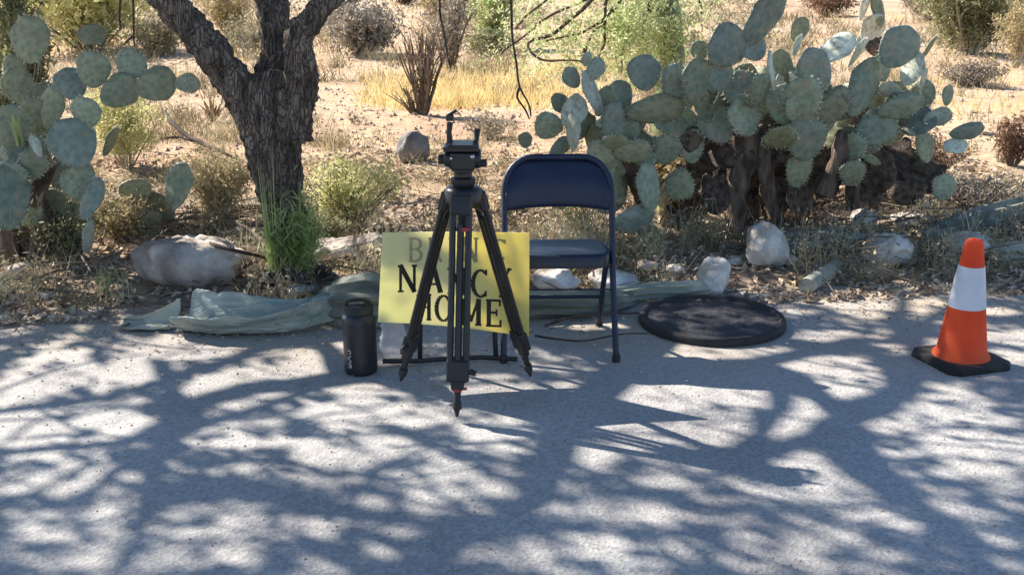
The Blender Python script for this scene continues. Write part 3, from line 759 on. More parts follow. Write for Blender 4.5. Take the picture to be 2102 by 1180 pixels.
rock('large grey-white block of rock under the dark cactus stem', 1570, 520, 92, 98, 'rock_pale', 33)
rock('blocky rock with a sunlit white left end, left of the cone', 1822, 525, 105, 70, 'rock_pale', 9)
rock('flat-topped rock directly behind the cone', 1988, 518, 112, 60, 'rock_pale', 10)
rock('sunlit rounded rock at the foot of the brown brush', 1770, 460, 60, 42, 'rock_pale', 11)
rock('low bright greenish-white rock above the blocky rock', 1866, 463, 80, 26, 'rock_pale', 12)
rock('dark grey rounded stone on the slope left of the tripod head', 850, 315, 68, 66, 'rock_dark', 13, 'stone')
rock('grey-brown rock half hidden behind the broom plant', 690, 525, 95, 50, 'rock_brown', 14)
rock('pinkish pale rock at the upper left corner of the sign', 765, 515, 80, 55, 'rock_brown', 15)
rock('small white stone between the two upright rocks', 1508, 543, 32, 22, 'rock_pale', 16)
rock('small tan stone right of the large upright block', 1622, 545, 38, 24, 'rock_brown', 17)
rock('small grey stone above and right of the blocky rock', 1895, 500, 34, 30, 'rock_dark', 18)
rock('purplish grey stone beside the dark fallen cactus column', 1922, 485, 26, 26, 'rock_dark', 19)
rock('grey stone at the right edge above the cone top', 2082, 490, 50, 34, 'rock_dark', 20)
rock('pale stone at the end of the teal husk by the sign', 615, 603, 60, 24, 'rock_pale', 21)
rock('reddish stone at the left edge under the cactus', 40, 565, 50, 34, 'rock_brown', 22)
rock('small pale stone in the brush right of the chair', 1385, 565, 40, 20, 'rock_pale', 23)
rock('tan stone above the fallen log near the sign', 1330, 560, 45, 22, 'rock_brown', 24)
rock('pale broken stone at the right edge below the cactus brush', 2040, 420, 46, 30, 'rock_brown', 25)
rock('small white stone at the foot of the straw brush on the left', 95, 612, 44, 14, 'rock_pale', 26)

# ------------------------------------------------------------------ prickly pears
def pad_mesh(name, seed, dead=False):
    n, mrow = 18, 14; mm = M(); rr = random.Random(seed)
    for i in range(mrow + 1):
        t = i / mrow; th = math.pi * t
        zz = .5 - .5 * math.cos(th)                       # 0..1 up
        wd = math.sin(th) * (.78 + .30 * zz) * .5 * (1.06 if zz > .5 else 1)
        if i == 0: wd = .05
        for j in range(n):
            a = 2 * math.pi * j / n
            x = math.cos(a) * wd; y = math.sin(a) * max(wd, .001) ** .6 * .095
            k = 1 + .06 * noise.noise(Vector((x * 3 + seed, zz * 3, 1)))
            warp = .05 * noise.noise(Vector((x * 2, zz * 2, seed * 3.1))) + (.12 * (x * x) if seed % 2 else -.1 * (zz - .5) ** 2)
            if dead: y *= .6; warp *= 3.2; k = 1 + .25 * noise.noise(Vector((x * 5 + seed, zz * 5, 1)))
            mm.v.append(Vector((x * k, y + warp, zz * k)))
    for i in range(mrow):
        for j in range(n):
            a = i * n + j; b = i * n + (j + 1) % n
            mm.f.append((a, b, b + n, a + n))
    mm.f.append(tuple(range(n))[::-1]); mm.f.append(tuple(mrow * n + k for k in range(n)))
    nb = len(mm.f)
    if not dead:
        for q in range(150):
            vi = rr.randrange(2 * n, (mrow) * n) if q < 80 else (rr.randrange(2, mrow) * n + rr.choice([0, n // 2, 1, n - 1, n // 2 + 1, n // 2 - 1]))
            v0 = mm.v[vi]; ce = Vector((0, 0, .5)); d = Vector((v0.x * .5, 4 * v0.y, (v0.z - .5) * .5)).normalized()
            d = (d + Vector((rr.gauss(0, .4), rr.gauss(0, .4), rr.gauss(0, .4)))).normalized()
            sd = d.orthogonal().normalized() * .007
            k0 = len(mm.v); mm.v += [v0 - sd, v0 + sd, v0 + d * rr.uniform(.06, .11)]; mm.f.append((k0, k0 + 1, k0 + 2))
    me = bpy.data.meshes.new(name); me.from_pydata([tuple(v) for v in mm.v], [], mm.f); me.update()
    me.polygons.foreach_set('use_smooth', [True] * len(me.polygons))
    me.polygons.foreach_set('material_index', [0 if i < nb else 1 for i in range(len(mm.f))])
    return me
MT['spine'] = mat('spine', (.55, .50, .38), (.75, .70, .58), 9, .5)
PADS = {}
for key in ('pad', 'pad_blue', 'pad_olive', 'pad_sunlit_pale', 'pad_dead'):
    PADS[key] = []
    for s_ in range(3):
        me = pad_mesh(key, s_ + 1, key == 'pad_dead'); me.materials.append(MT[key]); me.materials.append(MT['spine']); PADS[key].append(me)
prnd = random.Random(77)
def cactus(label, root_px, Y, pads, fill=0, fillbox=None, stems=(), dead=()):
    b = PY(*root_px, Y); b.z = gz(b.x, b.y)
    root = empty('prickly_pear', b, label, 'cactus', 'prickly pear cacti')
    for spec in pads:
        cx, cy, wpx, hpx, ang = spec[:5]
        kind = spec[5] if len(spec) > 5 else prnd.choice(['pad', 'pad', 'pad_blue'])
        dy = spec[6] if len(spec) > 6 else prnd.uniform(-.22, .22)
        yaw = spec[7] if len(spec) > 7 else prnd.uniform(-30, 30)
        add_pad(root, b, cx, cy, wpx, hpx, ang, kind, Y + dy, yaw)
    for i in range(fill):
        x0, y0, x1, y1 = fillbox
        cx = prnd.uniform(x0, x1); cy = prnd.uniform(y0, y1); s = prnd.uniform(42, 84)
        add_pad(root, b, cx, cy, s * .9, s, prnd.uniform(-70, 70), prnd.choice(['pad', 'pad_olive', 'pad_blue', 'pad']), Y + prnd.uniform(-.12, .5), prnd.uniform(-60, 60))
    for (x, y, w_, h_, an) in dead:
        add_pad(root, b, x, y, w_, h_, an, 'pad_dead', Y + prnd.uniform(.05, .4), prnd.uniform(-50, 50))
    for st in stems:
        mm = M(); pts = [PY(x, y, Y + .1) for x, y in st[0]]
        q = noisy(pts, 4, .02, 3); mm.tube(q, [r * (1 + .25 * nz(i, 0, 3, .9)) for i, r in enumerate(radseq(st[1], len(q)))], 10)
        o = mm.build('stem', MT[st[2]]); child_world(o, root)
    return root
def add_pad(root, b, cx, cy, wpx, hpx, ang, kind, Y, yaw):
    k = ppm(Y, .6); an = R(ang)
    cyaw = max(.45, math.cos(R(yaw)))
    pitch = prnd.uniform(-22, 18)
    Wd = wpx / k / (1.0 if abs(yaw) > 59 else cyaw) * 1.09 * prnd.uniform(.9, 1.12); Hd = hpx / k / math.cos(R(pitch)) * 1.09 * prnd.uniform(.92, 1.1)
    c = PY(cx, cy, Y)
    rot = Matrix.Rotation(an, 3, 'Y') @ Matrix.Rotation(R(yaw), 3, 'Z') @ Matrix.Rotation(R(pitch), 3, 'X')
    o = bpy.data.objects.new('pad', prnd.choice(PADS[kind])); COL.objects.link(o)
    o.parent = root
    o.rotation_mode = 'QUATERNION'; o.rotation_quaternion = rot.to_quaternion()
    th = max(Wd, Hd)
    o.scale = (Wd, th * 1.0, Hd)
    o.location = (c - b) - rot @ Vector((0, 0, Hd * .5))
    return o
Lp = [(192,144,64,72,10,'pad',0,12),(268,133,58,52,25,'pad',.05,-20),(246,187,60,74,62,'pad',-.03,10),(320,174,60,76,78,'pad',0,8),(385,171,36,50,85,'pad_blue',.04,20),
 (190,72,44,40,-10,'pad_olive',.1,35),(146,172,62,66,-18,'pad_blue',.1,20),(176,232,60,58,5,'pad',0,-12),(150,294,78,84,-12,'pad_blue',-.05,25),
 (62,82,76,90,0,'pad_olive',.15,5),(105,222,58,78,15,'pad_olive',.1,-15),(72,240,52,70,-5,'pad_olive',.12,20),(22,262,70,90,5,'pad',-.05,15),
 (66,340,50,64,35,'pad',-.1,10),(20,362,78,62,0,'pad',-.12,-8),(12,405,84,128,-4,'pad',-.18,12),(188,408,44,74,15,'pad_blue',-.1,-20),(30,312,56,68,-20,'pad',.05,10),
 (110,275,50,50,30,'pad_olive',.2,0),(95,200,50,60,-25,'pad_olive',.25,30),(182,487,26,64,0,'pad_sunlit_pale',-.1,62),(75,300,22,44,0,'pad_sunlit_pale',-.15,60),
 (40,180,60,70,-30,'pad_olive',.3,20),(130,355,54,60,20,'pad',.15,30),(60,430,50,62,-15,'pad_olive',.05,20),(28,150,50,62,0,'pad_olive',.3,0),(228,290,24,60,25,'pad_olive',.2,60)]
cactus('round-padded prickly pear filling the left edge, its top arm reaching right', (90, 540), 5.45, Lp, 16, (-20, 300, 170, 500),
       [([(70, 590), (85, 500), (70, 420), (100, 330)], [.07, .06, .06, .04], 'stump'), ([(40, 580), (20, 500), (10, 430)], [.06, .05, .05], 'stump')],
       [(70, 500, 70, 60, 30), (110, 450, 60, 66, -20), (20, 520, 70, 60, 70), (140, 520, 50, 60, 10)])
cactus('small prickly pear of few grey-green pads beside the boulder', (300, 480), 6.1, [(278,395,64,56,-10,'pad_olive',0,10),(366,382,58,88,5,'pad',0,-15),(322,430,70,60,60,'pad_olive',.05,10),(250,430,40,46,-40,'pad_olive',.1,20),(300,455,54,50,0,'pad_olive',0,20)])
RA = [(1322,150,66,68,0,'pad_blue',.1,10),(1386,176,58,82,0,'pad_blue',0,-10),(1345,226,60,108,84,'pad_olive',0,8),(1258,258,50,90,0,'pad_blue',-.05,12),
 (1125,260,54,52,30,'pad',0,12),(1078,288,30,30,0,'pad_olive',0,10),(1173,160,34,44,-40,'pad_blue',.05,20),(1222,143,34,44,30,'pad_blue',0,-10),(1205,122,22,30,0,'pad_sunlit_pale',.1,40),
 (1180,228,58,44,-70,'pad_sunlit_pale',0,25),(1176,272,30,72,-5,'pad_sunlit_pale',-.08,-40),(1216,190,26,84,-28,'pad_sunlit_pale',0,58),(1298,312,50,74,80,'pad_olive',-.1,12),(1370,308,58,56,20,'pad',-.05,10),
 (1235,314,44,60,-60,'pad_olive',-.1,10),(1150,302,36,52,60,'pad',0,15),(1238,208,34,60,10,'pad',.05,20),(1332,385,50,84,0,'pad',-.15,14),(1300,452,54,86,82,'pad_blue',-.15,10),
 (1330,492,50,62,0,'pad_olive',-.1,8),(1262,380,52,70,-20,'pad',.1,25),(1195,262,46,60,30,'pad',.12,20),(1410,255,50,64,-10,'pad',.1,15),(1275,195,46,60,-20,'pad_blue',.15,25),(1155,215,30,48,-50,'pad',.1,30),(1302,255,44,56,40,'pad',.2,20)]
cactus('wide prickly pear with pale sunlit pads rising behind the folding chair', (1300, 500), 6.05, RA, 22, (1140, 225, 1430, 420),
       [([(1310, 520), (1320, 420), (1290, 330), (1250, 270)], [.05, .05, .045, .03], 'stump')], [(1400, 380, 70, 60, 40), (1420, 440, 80, 60, -30), (1385, 450, 60, 60, 80)])
RB = [(1566,38,64,124,30,'pad_blue',0,8),(1490,95,76,86,55,'pad_blue',-.03,8),(1437,105,34,34,0,'pad',.02,10),(1545,98,52,56,-30,'pad_blue',.02,15),
 (1430,168,56,84,5,'pad',-.03,14),(1475,152,60,62,0,'pad_blue',0,10),(1526,186,78,80,-35,'pad_blue',.02,18),(1582,146,30,74,5,'pad_sunlit_pale',-.05,62),(1606,130,44,52,-30,'pad_olive',.1,30),
 (1642,62,38,44,25,'pad_olive',.1,25),(1636,92,22,42,20,'pad_sunlit_pale',.05,55),(1672,145,66,88,-35,'pad_blue',0,8),(1617,216,86,78,10,'pad',0,10),(1655,286,80,80,0,'pad',-.05,12),
 (1600,180,26,60,-10,'pad_sunlit_pale',.1,58),(1640,178,24,60,-25,'pad_sunlit_pale',.02,60),(1560,215,56,60,20,'pad',.15,20),(1450,215,54,66,10,'pad',.1,20),(1490,212,50,56,-20,'pad',.2,20),(1690,250,52,66,35,'pad',.1,20),
 (1595,290,60,66,-10,'pad_olive',.15,15),(1640,350,56,60,20,'pad_olive',0,20),(1420,300,52,60,0,'pad',.1,20)]
cactus('tallest prickly pear, dark trunked, its highest pad leaving the top edge', (1510, 490), 6.0, RB, 22, (1400, 150, 1700, 290),
       [([(1515, 500), (1512, 430), (1525, 340), (1545, 260)], [.06, .055, .065, .05], 'stump'), ([(1600, 470), (1580, 400), (1570, 320), (1600, 250)], [.035, .04, .05, .04], 'stump'),
        ([(1690, 400), (1715, 340), (1735, 270)], [.05, .045, .04], 'stump')],
       [(1480,300,90,80,30),(1560,310,100,90,-20),(1620,340,90,80,60),(1450,350,80,80,-50),(1530,370,80,80,10),(1590,390,90,70,80),(1470,400,70,70,0),(1680,340,80,80,20),(1640,400,90,60,80),(1440,290,70,70,0),(1560,250,80,80,0),(1540,430,60,60,0)])
RC = [(1715,100,38,84,48,'pad_sunlit_pale',.05,-48),(1845,98,74,84,35,'pad_blue',-.05,8),(1772,180,68,102,32,'pad',-.02,14),(1850,219,56,94,76,'pad',-.06,8),(1708,220,64,84,52,'pad_olive',-.1,10),
 (1925,240,38,56,82,'pad_blue',0,12),(1945,196,26,36,10,'pad_olive',.05,10),(1985,270,34,76,86,'pad_blue',0,10),(1872,142,34,62,22,'pad_sunlit_pale',-.02,-45),(1905,100,22,52,15,'pad_olive',.05,60),
 (1750,356,56,48,0,'pad_olive',-.1,10),(1900,302,40,54,0,'pad_olive',.05,15),(1938,385,52,46,20,'pad',-.05,10),(1828,185,30,52,-60,'pad_sunlit_pale',.02,-30),(1760,110,24,60,50,'pad_sunlit_pale',.1,55),
 (1810,140,48,56,-20,'pad',.15,25),(1785,245,52,60,30,'pad',.1,20),(1740,290,54,62,-10,'pad',.05,18),(1835,270,48,56,60,'pad_olive',.12,20),(1895,165,24,44,35,'pad_sunlit_pale',.08,56),(1960,300,30,50,70,'pad_sunlit_pale',.02,-40),(1790,310,50,56,-30,'pad_olive',.1,30)]
cactus('spreading prickly pear reaching low to the right behind the cone', (1780, 420), 6.15, RC, 20, (1690, 180, 1900, 320),
       [([(1745, 430), (1750, 360), (1740, 300), (1780, 220)], [.04, .045, .04, .03], 'stump')],
       [(1700,370,70,70,20),(1800,350,80,80,-30),(1850,330,80,70,60),(1780,390,80,60,80),(1860,390,70,60,0),(1900,360,70,60,50)])
cactus('pale grey weathered cactus standing far back near the top edge', (1790, 110), 10.5, [(1790,62,44,60,10,'pad_sunlit_pale',0,10),(1776,12,26,56,10,'pad_sunlit_pale',0,50),(1802,22,26,60,-8,'pad_olive',0,20),(1768,92,30,40,30,'pad_sunlit_pale',0,10),(1800,98,34,36,-20,'pad_dead',0,10)])

# ------------------------------------------------------------------ palo verde behind the big cactus
pv = empty('palo_verde_tree', PZ(1372, 300), 'palo verde tree with hanging bright green sprays behind the cactus, top centre', 'tree')
pb = pv.location.copy(); PYd = pb.y
t_ = M()
limb(t_, [PY(1372, 305, PYd), PY(1372, 200, PYd), PY(1378, 110, PYd), PY(1370, 20, PYd), PY(1350, -80, PYd)], [.15, .12, .11, .10, .09], 12, 4, .02, 2)
MT['bark_green'] = mat('bark_green', (.11, .14, .06), (.24, .26, .13), 8, .8, .4, 20, stretch=(2, 2, .6))
child_world(t_.build('trunk', MT['bark_green']), pv)
bmk = M(); tips = []
for i, pts in enumerate(([(1370,10),(1290,-30),(1180,10),(1090,60),(1030,110)], [(1350,-60),(1240,-20),(1150,60),(1085,90),(1110,118),(1160,126),(1200,128)], [(1200,128),(1206,95),(1216,70),(1240,50)],
     [(1370,20),(1320,30),(1285,80),(1275,150)], [(1372,60),(1330,90),(1300,150)], [(1368,0),(1420,-20),(1440,30)], [(1360,-40),(1260,-60),(1180,-50),(1100,20),(1060,60)], [(1300,-30),(1250,30),(1190,70),(1120,85)],
     [(1340,-60),(1250,-10),(1240,80),(1230,120)], [(1360,-60),(1330,20),(1320,80)])):
    q = limb(bmk, [PY(x, y, PYd - .25 * math.sin(i) - .1 * j) for j, (x, y) in enumerate(pts)], [.022, .012, .007], 6, 4, .03, i); tips += [q] * 2
child_world(bmk.build('branch', MT['twig_dark']), pv)
fo = M(); rr = random.Random(9)
def spray(m, p, n, rr, ln=.28, ls=.021):
    d = Vector((rr.gauss(0, .6), rr.gauss(0, .5), rr.uniform(-.9, .1))).normalized()
    for i in range(n):
        q = p + d * ln * rr.random() + Vector((rr.gauss(0, 1), rr.gauss(0, 1), rr.gauss(0, 1))) * .022
        leafq(m, q, ls * rr.uniform(.6, 1.4), rr, .3)
for i in range(240):
    q = rr.choice(tips); p = q[rr.randrange(len(q) // 4, len(q))] + Vector((rr.gauss(0, .09), rr.gauss(0, .12), rr.gauss(0, .06)))
    spray(fo, p, 16, rr)
for i in range(330):
    px = rr.choice([rr.gauss(1300, 32), rr.gauss(1310, 30), rr.gauss(1385, 22), rr.gauss(1320, 30), rr.gauss(1150, 60)]); py = rr.gauss(35, 40)
    spray(fo, PY(px, py, PYd + rr.uniform(-.5, .4)), 22, rr)
child_world(fo.build('foliage', MT['leaf_bright'], smooth=False), pv)

# ------------------------------------------------------------------ fallen husks, logs, sticks
def husk(label, near, far, m, th=.006, dip=.04, name='cactus_husk', cat='husk', ends=True):
    """open, boat-like curled husk: near lip and far lip as px paths with height"""
    n = len(near); mm = M(); rows = []
    for (nx_, ny_, nzz), (fx, fy, fz) in zip(near, far):
        A = PZ(nx_, ny_, nzz); B = PZ(fx, fy, fz)
        row = []
        for k in range(17):
            t = k / 16; p = A.lerp(B, t)
            zlow = max(min(nzz, fz) - dip, .012)
            u = (2 * t - 1) ** 2
            p.z = zlow + (lerp(nzz, fz, t) - zlow) * u
            p.y -= .03 * math.sin(math.pi * t) * (1 if t < .5 else 0)
            row.append(p)
        rows.append(row)
    # smooth along length
    fine = []
    for i in range(n - 1):
        for j in range(5):
            t = j / 5; tt = t * t * (3 - 2 * t)
            fine.append([rows[i][k].lerp(rows[i + 1][k], t) for k in range(17)])
    fine.append(rows[-1])
    for row in fine:
        for k, p in enumerate(row):
            q = p.copy(); e_ = 1.6 if k in (0, 1, 15, 16) else .7; q.z += (.006 if k % 2 else -.006) + .020 * e_ * fbm(p.x, k * .18, 5, 9); q.y += .022 * e_ * fbm(p.x, k * .2, 9, 8); mm.v.append(q)
    for i in range(len(fine) - 1):
        for k in range(16):
            a = i * 17 + k; mm.f.append((a, a + 1, a + 18, a + 17))
    o = mm.build(name, MT[m])
    sd = o.modifiers.new('s', 'SOLIDIFY'); sd.thickness = th; sd.offset = 0
    sb = o.modifiers.new('ss', 'SUBSURF'); sb.levels = 1; sb.render_levels = 1
    hd = o.modifiers.new('hd', 'DISPLACE'); hd.texture = tx2; hd.strength = .012; hd.mid_level = .5
    return tag(o, label, cat)
husk('long teal curled husk lying like a boat at the road edge, left of the bottle',
     [(345, 650, .09), (400, 648, .11), (480, 650, .11), (560, 640, .12), (620, 622, .14), (690, 598, .16)],
     [(395, 592, .14), (430, 590, .16), (480, 596, .15), (560, 612, .13), (625, 612, .14), (700, 592, .165)], 'husk_teal', dip=.12)
husk('flat grey husk end sticking out left of the teal husk', [(235, 672, .02), (290, 672, .02), (345, 668, .03)], [(255, 650, .04), (300, 645, .05), (372, 605, .13)], 'husk_grey', dip=.02)
def log(label, pts, rads, m='husk_green', ribs=True, name='fallen_log', cat='log', n=20, zs=None):
    mm = M()
    P = []
    for i, (x, y) in enumerate(pts):
        z = (zs[i] if zs else rads[min(i, len(rads) - 1)] * .9)
        p = PZ(x, y, z); P.append(p)
    q = noisy(P, 5, .012, 4)
    prof = [1 + (.13 if k % 2 else -.1) for k in range(n)] if ribs else None
    mm.tube(q, radseq(rads, len(q)), n, prof=prof)
    return tag(mm.build(name, MT[m]), label, cat)
log('dark teal cactus column lying from the husk to behind the bottle and sign', [(670, 625), (705, 622), (750, 620), (800, 618)], [.05, .10, .115, .10], 'husk_green')
log('grey-green fallen cactus column seen under the chair seat', [(1000, 640), (1090, 626), (1180, 624), (1250, 620), (1300, 612)], [.055, .06, .058, .05, .03], 'husk_green')
log('teal-grey fallen branch in front of the tall upright rock', [(1235, 612), (1310, 602), (1400, 597), (1480, 592)], [.035, .04, .045, .03], 'husk_grey')
log('short pale log with split end, right of the large rock', [(1655, 590), (1690, 565), (1720, 545)], [.04, .042, .04], 'husk_grey', False)
log('long green fallen cactus arm right of the large upright rock', [(1620, 520), (1700, 512), (1780, 500), (1860, 492)], [.05, .06, .055, .04], 'husk_green')
log('dark teal ribbed column lying behind the cone toward the right edge', [(1900, 500), (1980, 470), (2060, 446), (2150, 425)], [.06, .085, .09, .08], 'husk_green', zs=[.06, .09, .1, .1])
log('grey fallen trunk at the right edge, level with the cone tip', [(2030, 530), (2090, 524), (2170, 516)], [.06, .07, .07], 'husk_grey')
log('rotten dark column under the brush, left of the short log', [(1560, 500), (1640, 492), (1740, 478)], [.04, .05, .04], 'husk_green')
def stick(label, pts, r, m='twig', zs=None):
    mm = M(); q = noisy([PZ(x, y, zs[i] if zs else .02) for i, (x, y) in enumerate(pts)], 4, .012, pts[0][0])
    mm.tube(q, radseq([r, r * .5], len(q)), 6)
    return tag(mm.build('fallen_branch', MT[m]), label, 'branch', 'fallen branches on the verge')
stick('dark forked stick slanting down behind the yellow bush', [(340, 230), (358, 258), (398, 285), (455, 312), (500, 330)], .02, 'twig_dark', [.30, .22, .14, .08, .02])
stick('dark low stick joining the slanted one', [(330, 285), (370, 283), (420, 300)], .012, 'twig_dark', [.1, .1, .06])
stick('long arched branch over the boulder left of the trunk', [(380, 450), (450, 448), (520, 478), (575, 540)], .012, 'twig', [.14, .16, .12, .05])
stick('second arched branch crossing the boulder top', [(430, 500), (490, 512), (560, 535), (600, 560)], .012, 'twig_dark', [.22, .22, .12, .05])
stick('thin branch lying over the blocky rock toward the cone', [(1700, 520), (1780, 548), (1860, 575), (1945, 605)], .010, 'twig', [.12, .1, .06, .02])
stick('branch rising from the blocky rock to the flat-topped rock', [(1862, 545), (1890, 528), (1935, 512)], .010, 'twig', [.05, .06, .1])
stick('bowed pale stick under the chair seat', [(1200, 630), (1250, 612), (1320, 600), (1370, 596)], .009, 'twig_pale')
stick('thin dark stick on the sunlit verge under the chair', [(1120, 668), (1180, 650), (1260, 645), (1330, 640)], .008, 'twig_dark')
stick('long thin stick on the dusty verge left of the black disc', [(1100, 690), (1180, 700), (1260, 690), (1330, 684)], .006, 'twig_dark')
stick('pale twig standing in the scrub below the left cactus', [(75, 470), (88, 430), (95, 400), (92, 372)], .012, 'twig_pale', [.02, .12, .22, .32])
stick('short pale stick above the boulder', [(262, 428), (290, 445), (305, 465)], .010, 'twig_pale', [.14, .1, .06])

# ------------------------------------------------------------------ folding chair
MT['navy'] = mat('navy', (.006, .012, .040), (.009, .016, .050), 12, .5, .0, spec=.5)
MT['navy_seat'] = mat('navy_seat', (.007, .011, .026), (.013, .018, .036), 9, .42, .0)
MT['rubber'] = mat('rubber', (.012, .012, .013), (.022, .022, .024), 30, .7)
MT['black_metal'] = mat('black_metal', (.006, .0065, .009), (.012, .012, .015), 20, .42)
MT['steel'] = mat('steel', (.45, .46, .48), None, rough=.3, metallic=.9)
MT['red'] = mat('red', (.35, .02, .03), None, rough=.5)
fr_ = PZ(1262, 741); fl_ = PZ(1036, 745)
ch = empty('folding_chair', (fr_ + fl_) / 2, 'navy metal folding chair standing behind the tripod and sign', 'chair', rz=R(1.5))
hw_ = .215
def fy(z): return .27 * z / .76            # lean of the back frame
m_ = M()
pts = [(-hw_ - .008, 0, .012), (-hw_, fy(.3), .3), (-hw_, fy(.64), .64)]
for k in range(1, 9):
    a = math.pi / 2 * k / 8
    pts.append((-hw_ + .115 * (1 - math.cos(a)), fy(.64 + .13 * math.sin(a)), .64 + .13 * math.sin(a)))
top = pts + [(-x, y, z) for x, y, z in pts[::-1]]
m_.tube(top, .0125, 12)
m_.build('back_frame', MT['navy'], ch)
# back rest: pressed sheet filling the bow, slightly dished
m_ = M(); nn = 22; rows = []
for j in range(9):
    t = j / 8
    for i in range(nn + 1):
        u = -1 + 2 * i / nn; x = u * (hw_ - .004)
        ax = abs(x); r = .115; zt = .77 if ax < hw_ - r else .64 + .13 * math.sqrt(max(0, 1 - ((ax - (hw_ - r)) / r) ** 2))
        zt -= .004
        zb = .565 + .012 * (1 - u * u)
        z = lerp(zb, zt, t)
        m_.v.append(Vector((x, fy(z) + .022 * (1 - u * u) - .004 + (.008 * math.cos(t * math.pi * 2)), z)))
for j in range(8):
    for i in range(nn):
        a = j * (nn + 1) + i; m_.f.append((a, a + 1, a + nn + 2, a + nn + 1))
o = m_.build('backrest', MT['navy'], ch); sd = o.modifiers.new('s', 'SOLIDIFY'); sd.thickness = .012; sd.offset = 0
# seat
m_ = M(); y0, y1 = fy(.43) - .10, fy(.43) + .17
def seat_ring(z, ins):
    out = []; hx = .198 - ins; r = .06
    cy0, cy1 = y0 + ins, y1 - ins
    for cx_, cy_, a0 in ((hx - r, cy0 + r, -90), (hx - r, cy1 - r, 0), (-hx + r, cy1 - r, 90), (-hx + r, cy0 + r, 180)):
        for k in range(7):
            a = R(a0 + 90 * k / 6); out.append(Vector((cx_ + r * math.cos(a), cy_ + r * math.sin(a), z)))
    return out
rings = [seat_ring(.385, .012), seat_ring(.368, .0), seat_ring(.412, .0), seat_ring(.421, .008), seat_ring(.419, .03), seat_ring(.417, .055)]
for rg in rings: m_.v += rg
n_ = len(rings[0])
for i in range(len(rings) - 1):
    for k in range(n_):
        a = i * n_ + k; b_ = i * n_ + (k + 1) % n_; m_.f.append((a, b_, b_ + n_, a + n_))
m_.f.append(tuple(5 * n_ + k for k in range(n_))); m_.f.append(tuple(k for k in range(n_))[::-1])
m_.build('seat', MT['navy_seat'], ch)
# rear legs with crossbars
for s in (-1, 1):
    m_ = M(); m_.tube([(s * .193, fy(.43) - .02, .40), (s * .197, .30, .22), (s * .200, .44, .012)], .0115, 10); m_.build('rear_leg', MT['navy'], ch)
    m_ = M(); m_.lathe([(.016, 0), (.017, .02), (.014, .03)], 12, (s * .2, .443, 0)); m_.build('rubber_foot', MT['rubber'], ch)
    m_ = M(); m_.lathe([(.016, 0), (.017, .022), (.014, .032)], 12, (s * (hw_ + .008), 0, 0)); m_.build('rubber_foot', MT['rubber'], ch)
    m_ = M(); m_.tube([(s * .204, fy(.42), .42), (s * .204, fy(.42) + .17, .40)], .006, 8); m_.build('hinge_bar', MT['navy'], ch)
m_ = M(); m_.tube([(-.196, .34, .165), (.196, .34, .165)], .008, 10); m_.build('crossbar', MT['navy'], ch)
m_ = M(); m_.tube([(-hw_, fy(.27), .27), (hw_, fy(.27), .27)], .0035, 10); m_.build('crossbar', MT['navy'], ch)

# ------------------------------------------------------------------ low stand behind the sign
st = empty('sign_stand', PZ(920, 737), 'low black tubular stand with a ground bar, mostly hidden by the sign', 'stand')
m_ = M(); m_.tube([v - st.location for v in (PZ(786, 741, .02), PZ(850, 741, .02), PZ(920, 736, .02), PZ(990, 733, .02), PZ(1062, 737, .02))], .010, 10); m_.build('ground_bar', MT['black_metal'], st)
A_, B_ = PZ(862, 739, .015) - st.location, PZ(1018, 735, .015) - st.location
for p in (A_, B_):
    m_ = M(); m_.tube([p, p + Vector((0.012 if p is A_ else -.012, -.03, .34))], .010, 10); m_.build('upright', MT['black_metal'], st)
m_ = M(); m_.tube([A_ + Vector((.012, -.03, .34)), B_ + Vector((-.012, -.03, .34))], .010, 10); m_.build('top_bar', MT['black_metal'], st)

# ------------------------------------------------------------------ yellow sign with lettering
TL, TR = PY(785, 478, 3.93), PY(1087, 479, 4.0)
BL, BR = PY(776, 661, 3.965), PY(1086, 689, 3.985)
def sg(u, v, off=0.0):
    p = TL.lerp(TR, u).lerp(BL.lerp(BR, u), 1 - v) if False else (BL.lerp(BR, u)).lerp(TL.lerp(TR, u), v)
    n = (TR - TL).cross(TL - BL).normalized()
    if n.y > 0: n = -n
    p = p + Vector((0, .012 * math.sin(u * math.pi), 0)) 
    p.y += .012 * math.sin(u * 4) * (1 - v)
    return p + n * off
def sign_mat():
    m = bpy.data.materials.new('sign_board'); m.use_nodes = True
    n = m.node_tree.nodes; L = m.node_tree.links; b = n['Principled BSDF']; b.inputs['Roughness'].default_value = .45
    tc = n.new('ShaderNodeTexCoord'); sx = n.new('ShaderNodeSeparateXYZ'); L.new(tc.outputs['Generated'], sx.inputs[0])
    ns = n.new('ShaderNodeTexNoise'); ns.inputs['Scale'].default_value = 2.2; ns.inputs['Detail'].default_value = 4; L.new(tc.outputs['Object'], ns.inputs['Vector'])
    ad = n.new('ShaderNodeMath'); ad.operation = 'MULTIPLY_ADD'; L.new(ns.outputs[0], ad.inputs[0]); ad.inputs[1].default_value = .5; L.new(sx.outputs['X'], ad.inputs[2])
    r = n.new('ShaderNodeValToRGB'); L.new(ad.outputs[0], r.inputs[0])
    e = r.color_ramp.elements; e[0].position = .3; e[0].color = (.86, .84, .50, 1); e[1].position = 1.05 if False else 1.0; e[1].color = (.97, .85, .33, 1)
    k = e.new(.62); k.color = (.88, .84, .55, 1)
    L.new(r.outputs[0], b.inputs['Base Color'])
    tr = n.new('ShaderNodeBsdfTranslucent'); L.new(r.outputs[0], tr.inputs[0]); mx = n.new('ShaderNodeMixShader'); mx.inputs[0].default_value = .5
    L.new(b.outputs[0], mx.inputs[1]); L.new(tr.outputs[0], mx.inputs[2]); L.new(mx.outputs[0], n['Material Output'].inputs[0])
    return m
sgn = empty('yellow_sign', (BL + BR) / 2 + Vector((0, 0, -.0)), 'yellow poster board sign with black capital letters propped behind the tripod', 'sign')
